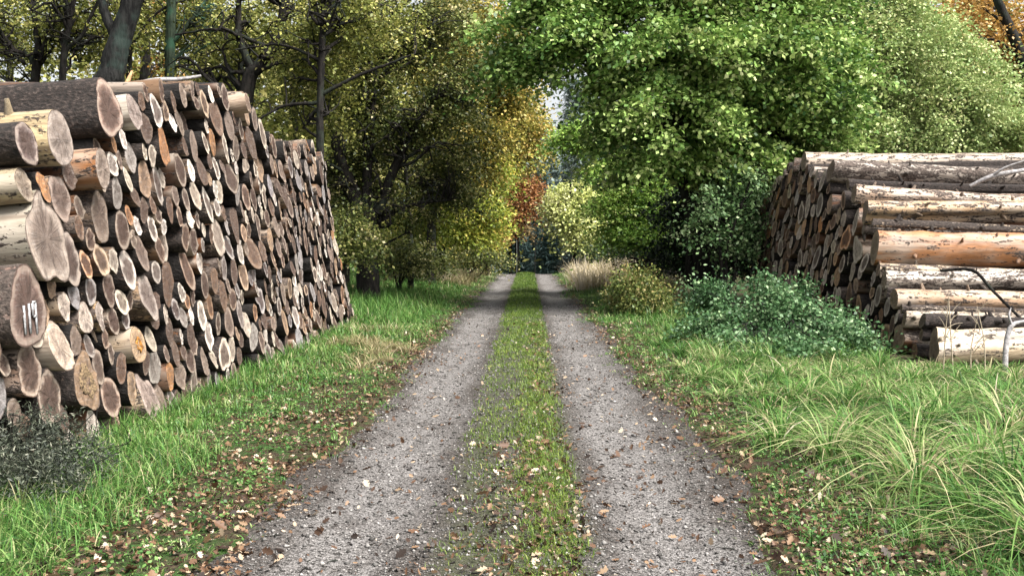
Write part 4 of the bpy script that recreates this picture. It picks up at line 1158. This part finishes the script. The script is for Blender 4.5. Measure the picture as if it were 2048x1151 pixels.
def sample_y(n, y0, y1, rg, p=1.0):
    u = rg.random(n)
    return y0 * (y1 / y0) ** u if p == 1.0 else (y0 ** (1 - p) + u * (y1 ** (1 - p) - y0 ** (1 - p))) ** (1 / (1 - p))

rg = np.random.default_rng(3)
def patchy(x, y, s=1.0): return .6 * vnoise(x * s, y * s, 1) + .4 * vnoise(x * s * 2.7, y * s * 2.7, 2)

def tufted(x, y, rg, per=12, sig=.028):
    m = max(1, len(x) // per); q = rg.integers(0, m, len(x))
    cx, cy = x[:m][q], y[:m][q]
    ox, oy = rg.normal(size=len(x)) * sig * np.sqrt(np.maximum(cy, 5) / 5), rg.normal(size=len(x)) * sig * np.sqrt(np.maximum(cy, 5) / 5)
    return cx + ox, cy + oy, np.arctan2(oy, ox) + rg.normal(0, .7, len(x)), rg.lognormal(0, .35, m)[q], rg.normal(0, .13, m)[q]

# left verge
n = 85000
y = sample_y(n, 3.6, 52, rg); x = rg.uniform(-3.75, -1.28, n)
l, r = road_edges(y)
keep = (x < l + .02 + .30 * (patchy(x + 5, y, 2.2) - .45) + .10 * rg.normal(size=n)) & ~((x < -3.45) & (y > 5) & (y < 19.5) & (rg.random(n) < .8))
near = smooth(l - 1.25, l - .15, x) * smooth(15, 7, y)       # leaf litter thins the grass along the track
keep &= rg.random(n) > near * .25
keep &= rg.random(n) < .45 + .55 * smooth(.2, .5, patchy(x, y, 1.6))
x, y = x[keep], y[keep]
x, y, az_, th_, tt_ = tufted(x, y, rg); l, r = road_edges(y)
n = len(x)
side = smooth(0, 1.2, l - x)
h = (.03 + .085 * side * np.maximum(smooth(7, 14, y), smooth(-2.5, -3.1, x))) * th_ * rg.uniform(.5, 1.5, n) * (1 + .6 * smooth(12, 30, y))
tint = np.clip(.43 + .5 * (patchy(x, y, 1.5) - .5) + tt_ + rg.normal(0, .16, n) + .10 * smooth(20, 40, y), 0, 1)
grass_obj("grass", "short green grass on the left verge", x, y, h, .0055 * np.sqrt(np.maximum(y, 5) / 5) * rg.uniform(.8, 1.7, n), rg.uniform(.2, 1.3, n), az_, tint, M_GRASS, 3, seed=4)
# rough tall grass on the left, past the stack, and along its foot
n = 36000
y = sample_y(n, 19.2, 50, rg, .5); x = -2.1 - rg.random(n) ** 1.3 * 7
h = rg.uniform(.2, .6, n) * smooth(-1.9, -3.2, x).clip(.35)
tint = np.clip(.42 + .3 * (patchy(x, y, 1.1) - .5) + rg.normal(0, .2, n), 0, 1)
grass_obj("tall_grass", "rough pale-tipped grass under the left trees", x, y, h, .013 * np.sqrt(y / 20) * rg.uniform(.7, 1.3, n), rg.uniform(.2, 1.0, n), rg.uniform(0, 6.28, n), tint, M_TALL, 3, seed=5)
n = 5000
y = sample_y(n, 4.6, 19.5, rg); x = -3.25 - .28 * rg.random(n)
grass_obj("tall_grass", "uneven grass along the left stack's foot", x, y, rg.uniform(.08, .32, n), .009 * np.ones(n), rg.uniform(.2, 1, n), rg.uniform(0, 6.28, n), np.clip(rg.normal(.4, .2, n), 0, 1), M_TALL, 3, seed=6)
# near left corner, longer blades
n = 9000
y = rg.uniform(4.0, 7.6, n); x = -2.25 - rg.random(n) ** .8 * 1.4
keep = rg.random(n) < .35 + .65 * smooth(.35, .6, patchy(x, y, 2.0)); x, y = x[keep], y[keep]; n = len(x)
grass_obj("tall_grass", "longer bright blades in the near left corner", x, y, rg.uniform(.10, .30, n) * smooth(-1.7, -2.6, x).clip(.4), .007 * rg.uniform(.7, 1.3, n), rg.uniform(.2, 1.3, n), rg.uniform(0, 6.28, n), np.clip(rg.normal(.45, .28, n), 0, 1), M_TALL, 4, seed=7)

# right verge
n = 95000
y = sample_y(n, 3.6, 52, rg); x = 1.05 + rg.random(n) ** 1.15 * 3.6
l, r = road_edges(y)
keep = x > r - .02 - .30 * (patchy(x + 9, y, 2.2) - .45) - .10 * rg.normal(size=n)
near = smooth(r + .95, r + .1, x) * smooth(14, 6, y)
keep &= rg.random(n) > near * .48
keep &= rg.random(n) < .45 + .55 * smooth(.2, .5, patchy(x, y + 7, 1.6))
x, y = x[keep], y[keep]
x, y, az_, th_, tt_ = tufted(x, y, rg); l, r = road_edges(y); n = len(x)
side = smooth(0, 1.2, x - r)
h = (.04 + .09 * side) * th_ * rg.uniform(.5, 1.5, n) * (1 + .5 * smooth(12, 30, y))
tint = np.clip(.42 + .5 * (patchy(x, y, 1.5) - .5) + tt_ + rg.normal(0, .16, n), 0, 1)
grass_obj("grass", "short green grass on the right verge", x, y, h, .0055 * np.sqrt(np.maximum(y, 5) / 5) * rg.uniform(.8, 1.7, n), rg.uniform(.2, 1.3, n), az_, tint, M_GRASS, 3, seed=8)
# middle strip
n = 95000
y = sample_y(n, 3.8, 53, rg); x = rg.uniform(-.58, .36, n)
dens = smooth(.1, .9, .55 * patchy(x * 1.6, y * .8, 1.5) + .75 * np.exp(-((x - .14) / .16) ** 2) + .55 * smooth(9, 22, y) - .08 * smooth(9, 5, y))
dens *= smooth(-.60, -.42, x + .06 * wav(x, y, 3)) * smooth(.40, .26, x + .05 * wav(x, y, 3))
keep = rg.random(n) < dens * (.35 + .65 * smooth(.38, .56, patchy(x * 1.3, y, 1.4)))
x, y = x[keep], y[keep]; n = len(x)
h = rg.uniform(.025, .085, n) * (1 + .5 * smooth(15, 35, y))
tint = np.clip(.40 + .25 * (patchy(x, y, 2.3) - .5) + rg.normal(0, .18, n) - .12 * smooth(14, 30, y), 0, 1)
grass_obj("grass", "mossy yellow-green grass on the strip between the wheel ruts", x, y, h, .0055 * np.sqrt(np.maximum(y, 5) / 5) * rg.uniform(.7, 1.4, n), rg.uniform(.1, 1.2, n), rg.uniform(0, 6.28, n), tint, M_MOSS, 2, seed=9)

rg = np.random.default_rng(23)
n = 5200
y = sample_y(n, 4.0, 40, rg); sd_ = rg.random(n) < .5
l, r = road_edges(y)
x = np.where(sd_, l - .15 - rg.random(n) * 1.9, r + .15 + rg.random(n) * 2.3)
keep = patchy(x, y, 1.9) > .42; x, y = x[keep], y[keep]
V, F, t_ = leaves(np.stack((x, y, surf_z(x, y) + .035), -1), 9, .05, .024, rg, flat=.35, up=.9, narrow=.7, stretch=1.0, droop=0)
tag(crown_obj("weeds", V, F, t_, leaf_mat("leaf_low_weed", [(0, (.02, .06, .015)), (.4, (.06, .16, .035)), (.75, (.15, .27, .07)), (1, (.34, .36, .16))])), "low broad-leaved weeds among the verge grass", "weeds", kind="stuff")

# tall tussocks on the right foreground
def tussocks(name, label, centres, per, length, spread, mat, seed, tm=.55, lean=(.5, 1.5), w=.008):
    rg = np.random.default_rng(seed)
    c = np.repeat(np.array(centres), per, 0); n = len(c)
    az = rg.uniform(0, 6.28, n)
    rad = spread * np.abs(rg.normal(size=n))
    x = c[:, 0] + np.cos(az) * rad; y = c[:, 1] + np.sin(az) * rad
    h = length * rg.uniform(.35, 1.2, n) * np.repeat(rg.uniform(.6, 1.25, len(centres)), per)
    if seed in (32, 39): h = h * np.clip(1.58 - .093 * y, .28, 1)      # the grass gets shorter towards the stack
    tint = np.clip(np.repeat(rg.normal(tm, .13, len(centres)), per) + rg.normal(0, .24, n), 0, 1)
    grass_obj(name, label, x, y, h, w * rg.uniform(.6, 1.4, n), rg.uniform(*lean, n), az + rg.normal(0, .5, n), tint, mat, 5, 1.0, seed)
rg = np.random.default_rng(31)
cs = []
for _ in range(1000):
    y_ = rg.uniform(5.0, 12.8); x_ = rg.uniform(1.9, 7.0)
    lo = 2.15 + .10 * max(0, 9 - y_) - (.2 if y_ > 8 else 0)
    if x_ < lo + .15 * rg.normal(): continue
    if any((x_ - a) ** 2 + (y_ - b_) ** 2 < .13 for a, b_ in cs): continue
    cs.append((x_, y_))
tussocks("tall_grass", "long arching pale green grass in the right foreground", cs, 95, .62, .08, M_TALL, 32, .55, (.4, 1.9), .0135)
cs2 = [c for c in cs if rg.random() < .45]
tussocks("dry_grass", "bent straw stalks among the right foreground grass", cs2, 22, .66, .12, M_DRY, 39, .45, (.5, 2.0), .009)
cs = [(rg.uniform(2.0, 4.6), rg.uniform(12.6, 16)) for _ in range(40)]
tussocks("tall_grass", "green grass tufts before the bramble bush", cs, 110, .36, .1, M_TALL, 33, .42, (.4, 1.3), .011)
cs = [(rg.uniform(4.6, 9.0), rg.uniform(12.0, 13.2)) for _ in range(45)]
tussocks("tall_grass", "tufts of grass along the right stack's foot", cs, 60, .2, .1, M_TALL, 34, .5, (.4, 1.3), .011)
cs = [(rg.uniform(1.7, 4.1) , rg.uniform(32, 40)) for _ in range(70)]
tussocks("dry_grass", "tall bleached dry grass on the right verge far along", cs, 110, .95, .16, M_DRY, 35, .65, (.15, .8), .02)
cs = [(rg.uniform(2.6, 4.4), rg.uniform(24, 32)) for _ in range(40)]
tussocks("dry_grass", "straw-coloured stems between dry grass and weed bush", cs, 80, .7, .14, M_DRY, 36, .45, (.2, .8), .016)
cs = [(rg.uniform(-2.4, -1.6) , rg.uniform(12.5, 14.8)) for _ in range(9)] + [(rg.uniform(-3.1, -2.2), rg.uniform(15, 19)) for _ in range(14)]
tussocks("dry_grass", "bleached grass tufts beside the left stack", cs, 60, .30, .12, M_DRY, 37, .3, (.5, 1.4), .010)
cs = [(rg.uniform(-5, -2.0), rg.uniform(34, 46)) for _ in range(60)]
tussocks("dry_grass", "pale straw grass on the left verge far along", cs, 80, .6, .16, M_DRY, 38, .35, (.2, .8), .022)

# ------------------------------------------------------------------ leaf litter, stones, twigs
def litter(name, label, x, y, size, mat, tint, seed, lift=.012):
    rg = np.random.default_rng(seed); n = len(x)
    z = surf_z(x, y) + lift * rg.uniform(.3, 1.6, n)
    N = rg.normal(size=(n, 3)) * .55; N[:, 2] += 1.0; N /= np.linalg.norm(N, axis=1)[:, None]
    A = rg.normal(size=(n, 3)); A -= N * (A * N).sum(1)[:, None]; A /= np.linalg.norm(A, axis=1)[:, None]
    Bv = np.cross(N, A)
    s = size[:, None]; wd = s * rg.uniform(.22, .42, n)[:, None]; cu = s * rg.uniform(-.15, .35, n)[:, None]
    p = np.stack((x, y, z), -1)
    # lobed outline: base, lobes up one side, tip, lobes down the other
    out = ((0.0, 0.0), (.12, .35), (.30, .95), (.40, .45), (.58, 1.0), (.70, .42), (.84, .55), (1.0, 0.0))
    rows = []
    for (a_, b_) in out:
        rows.append(p + A * s * (a_ - .5) + Bv * wd * b_ + N * cu * (b_ + (a_ - .5) ** 2 * 2))
    for (a_, b_) in out[-2:0:-1]:
        rows.append(p + A * s * (a_ - .5) - Bv * wd * b_ + N * cu * (b_ + (a_ - .5) ** 2 * 2))
    V = np.stack(rows, 1).reshape(-1, 3)
    b0 = np.arange(n)[:, None] * 14
    F = np.concatenate((b0 + np.array([7, 6, 5, 4, 3, 2, 1, 0])[None], b0 + np.array([0, 13, 12, 11, 10, 9, 8, 7])[None]))
    tag(link(name, new_mesh(name, V, [F], mat, {"tint": ("FLOAT", "FACE", np.tile(tint, 2))})), label, "leaves", kind="stuff")
M_LITTER = leaf_mat("fallen_leaf", [(0, (0.02, 0.012, 0.008)), (0.3, (0.06, 0.032, 0.018)), (0.52, (0.14, 0.072, 0.038)), (0.7, (0.24, 0.145, 0.08)), (0.85, (0.4, 0.3, 0.2)), (1, (0.50, 0.42, 0.32))], .15, .55, .4)
rg = np.random.default_rng(51)
def band(n, xs, sig, y0, y1, p=1.0):
    y = sample_y(n, y0, y1, rg, p); return xs + rg.normal(size=n) * sig, y
xs_, ys_ = [], []
for (n, c, s_, y0, y1) in ((5200, -1.98, .32, 3.8, 20), (2600, -2.55, .45, 3.8, 13), (5000, 1.80, .27, 3.8, 20), (3500, 2.3, .45, 3.8, 12), (2000, .08, .24, 3.8, 8), (900, .18, .14, 8, 20), (700, -.95, .4, 3.8, 22), (700, .8, .4, 3.8, 22), (1700, -1.64, .13, 3.8, 16), (1700, 1.50, .13, 3.8, 16), (1300, -1.6, .10, 12, 45), (1300, 1.38, .10, 12, 45)):
    a, b_ = band(n, c, s_, y0, y1); xs_.append(a); ys_.append(b_)
x = np.concatenate(xs_); y = np.concatenate(ys_)
keep = rg.random(len(x)) < .3 + .7 * smooth(.25, .6, patchy(x, y, 2.1)); x, y = x[keep], y[keep]
litter("fallen_leaves", "brown fallen leaves along the track's edges and middle", x, y, np.clip(rg.lognormal(math.log(.034), .38, len(x)), .014, .085), M_LITTER, np.clip(rg.normal(.45, .30, len(x)), 0, 1), 52, .018)
# stones
rg = np.random.default_rng(61)
n = 26000
y = sample_y(n, 3.8, 26, rg); x = rg.uniform(-1.5, 1.3, n)
s_ = rg.uniform(.003, .009, n) * (1 + .02 * y) * np.where(rg.random(n) < .06, 2.0, 1)
oc = np.array(((1, 0, 0), (0, 1, 0), (-1, 0, 0), (0, -1, 0), (0, 0, .7), (0, 0, -.5)), float)
V = np.stack((x, y, road_z(x, y) + s_ * .25), -1)[:, None] + oc[None] * (s_[:, None, None] * rg.uniform(.6, 1.4, (n, 6, 1)))
tri = np.array(((0, 1, 4), (1, 2, 4), (2, 3, 4), (3, 0, 4), (1, 0, 5), (2, 1, 5), (3, 2, 5), (0, 3, 5)))
F = (np.arange(n)[:, None, None] * 6 + tri[None]).reshape(-1, 3)
M_STONE = leaf_mat("gravel_stone", [(0, (.03, .028, .026)), (.5, (.13, .125, .118)), (1, (.38, .36, .34))], 0.0, .8, .2)
tag(link("gravel", new_mesh("gravel", V.reshape(-1, 3), [F], M_STONE, {"tint": ("FLOAT", "FACE", np.repeat(np.clip(rg.normal(.45, .25, n), 0, 1), 8))})), "loose small stones on the track", "gravel", kind="stuff")
# twigs and bark crumbs on the track
parts = []
for _ in range(1500):
    y_ = float(sample_y(1, 3.9, 18, rg)[0]); x_ = rg.uniform(-1.9, 1.7)
    a_ = rg.uniform(0, 6.28); ln = rg.uniform(.012, .05) * (2.2 if rg.random() < .05 else 1)
    p0 = np.array((x_, y_, float(surf_z(x_, y_)) + .006)); d_ = np.array((math.cos(a_), math.sin(a_), rg.normal() * .05)) * ln
    parts.append(tube((p0, p0 + d_ * .5 + rg.normal(size=3) * .004, p0 + d_), np.array((.003, .004, .002)) * rg.uniform(.5, 1.3), 4, 1))
V, F = join(parts)
tag(link("twigs", new_mesh("twigs", V, [F], M_BARK)), "dark bits of twig and bark on the track", "twigs", kind="stuff")

# ------------------------------------------------------------------ sticks and weeds that stand alone
def stick(label, pts, radii, mat, cat="stick", extra=()):
    base = np.asarray(pts[0])
    parts = [tube(pts, radii, 7, 4)] + [tube(p, r_, 5, 3) for p, r_ in extra]
    V, F = join(parts)
    o = link("stick", new_mesh("stick", V - base, [F], mat, None, True)); o.location = base
    tag(o, label, cat); return o
M_STICKP = mat_plain("peeled_stick", (.30, .16, .07), (.55, .36, .20), 18)
M_STICKG = mat_plain("grey_stick", (.16, .15, .15), (.42, .40, .40), 22)
stick("broken orange stub of wood leaning on top of left stack", [P(240, 200, 10.3), P(252, 172, 10.3), P(264, 142, 10.35)], (.035, .03, .012), M_STICKP)
stick("pale lichen branch lying level above left stack's top", [P(262, 170, 10.4), P(310, 160, 10.5), P(360, 158, 10.6), P(402, 152, 10.7)], (.02, .025, .02, .015), M_STICKG)
stick("dark bent stick slanting across the right stack's lower logs", [P(1880, 541, 14.6), P(1945, 540, 14.4), P(1985, 580, 14.1), P(2060, 655, 13.6)], (.022, .025, .022, .018), M_BARK)
stick("grey forked stake standing before the fat bottom log", [P(2010, 752, 12.6), P(2012, 690, 12.7), P(2024, 650, 12.75), P(2060, 640, 12.8)], (.035, .035, .03, .012), M_STICKG, "stake", [((P(2024, 650, 12.75), P(2018, 632, 12.75), P(2022, 615, 12.8)), (.02, .015, .008))])
stick("crooked grey branch lying over the upper logs of right stack", [P(1940, 372, 16.9), P(1985, 352, 16.8), P(2050, 340, 16.8)], (.03, .04, .035), M_STICKG, "branch", [((P(1985, 352, 16.8), P(2010, 335, 16.7), P(2060, 318, 16.6)), (.03, .02, .012))])
rg = np.random.default_rng(71)
for q, (px, top, lean_, lab) in enumerate(((1885, 595, 12, "dead weed stalk nearest the dark log end"), (1905, 585, -8, "tallest dead weed stalk before the right stack"), (1940, 630, 16, "short dead weed stalk before the fat log"), (1968, 612, -14, "dead weed stalk left of the grey stake"))):
    b = gp(px, 12.4)
    t_ = P(px + lean_, top, 12.4); m_ = b * .5 + t_ * .5 + rg.normal(size=3) * .03
    ex = []
    for _ in range(6):
        u = rg.uniform(.35, .95); s_ = b * (1 - u) + t_ * u; e_ = s_ + np.array((rg.uniform(-.22, .22), rg.uniform(-.1, .1), rg.uniform(.02, .18)))
        ex.append(((s_, s_ * .5 + e_ * .5 + np.array((0, 0, .02)), e_), (.005, .004, .002)))
    o = stick(lab, [b, m_, t_], (.009, .007, .003), mat_plain("dead_stalk", (.28, .22, .15), (.5, .42, .32)), "weed stalk", ex)
    o.name = "weed_stalk"
b = gp(95, 6.9)
tree("weed_bush", "dark feathery weed clump at the near foot of left stack", "bush", b,
     [stem([(60, 850)], 6.9, .012, .004, b), stem([(110, 840)], 6.9, .012, .004, b), stem([(150, 870)], 6.9, .01, .004, b)],
     [B(50, 885, 6.5, 95, 55, .3), B(130, 905, 6.5, 75, 55, .3), B(10, 930, 6.2, 90, 60, .3), B(90, 960, 6.2, 90, 50, .25), B(180, 930, 6.5, 40, 36, .2)],
     leaf_mat("leaf_dull_weed", [(0, (.012, .016, .012)), (.45, (.045, .055, .04)), (.75, (.13, .15, .10)), (1, (.36, .36, .28))]), 400, 28, .06, .036, 75, limbs=30, limb_r=.006, gap=.2, nscale=5, narrow=.22, flat=.9, up=.2)
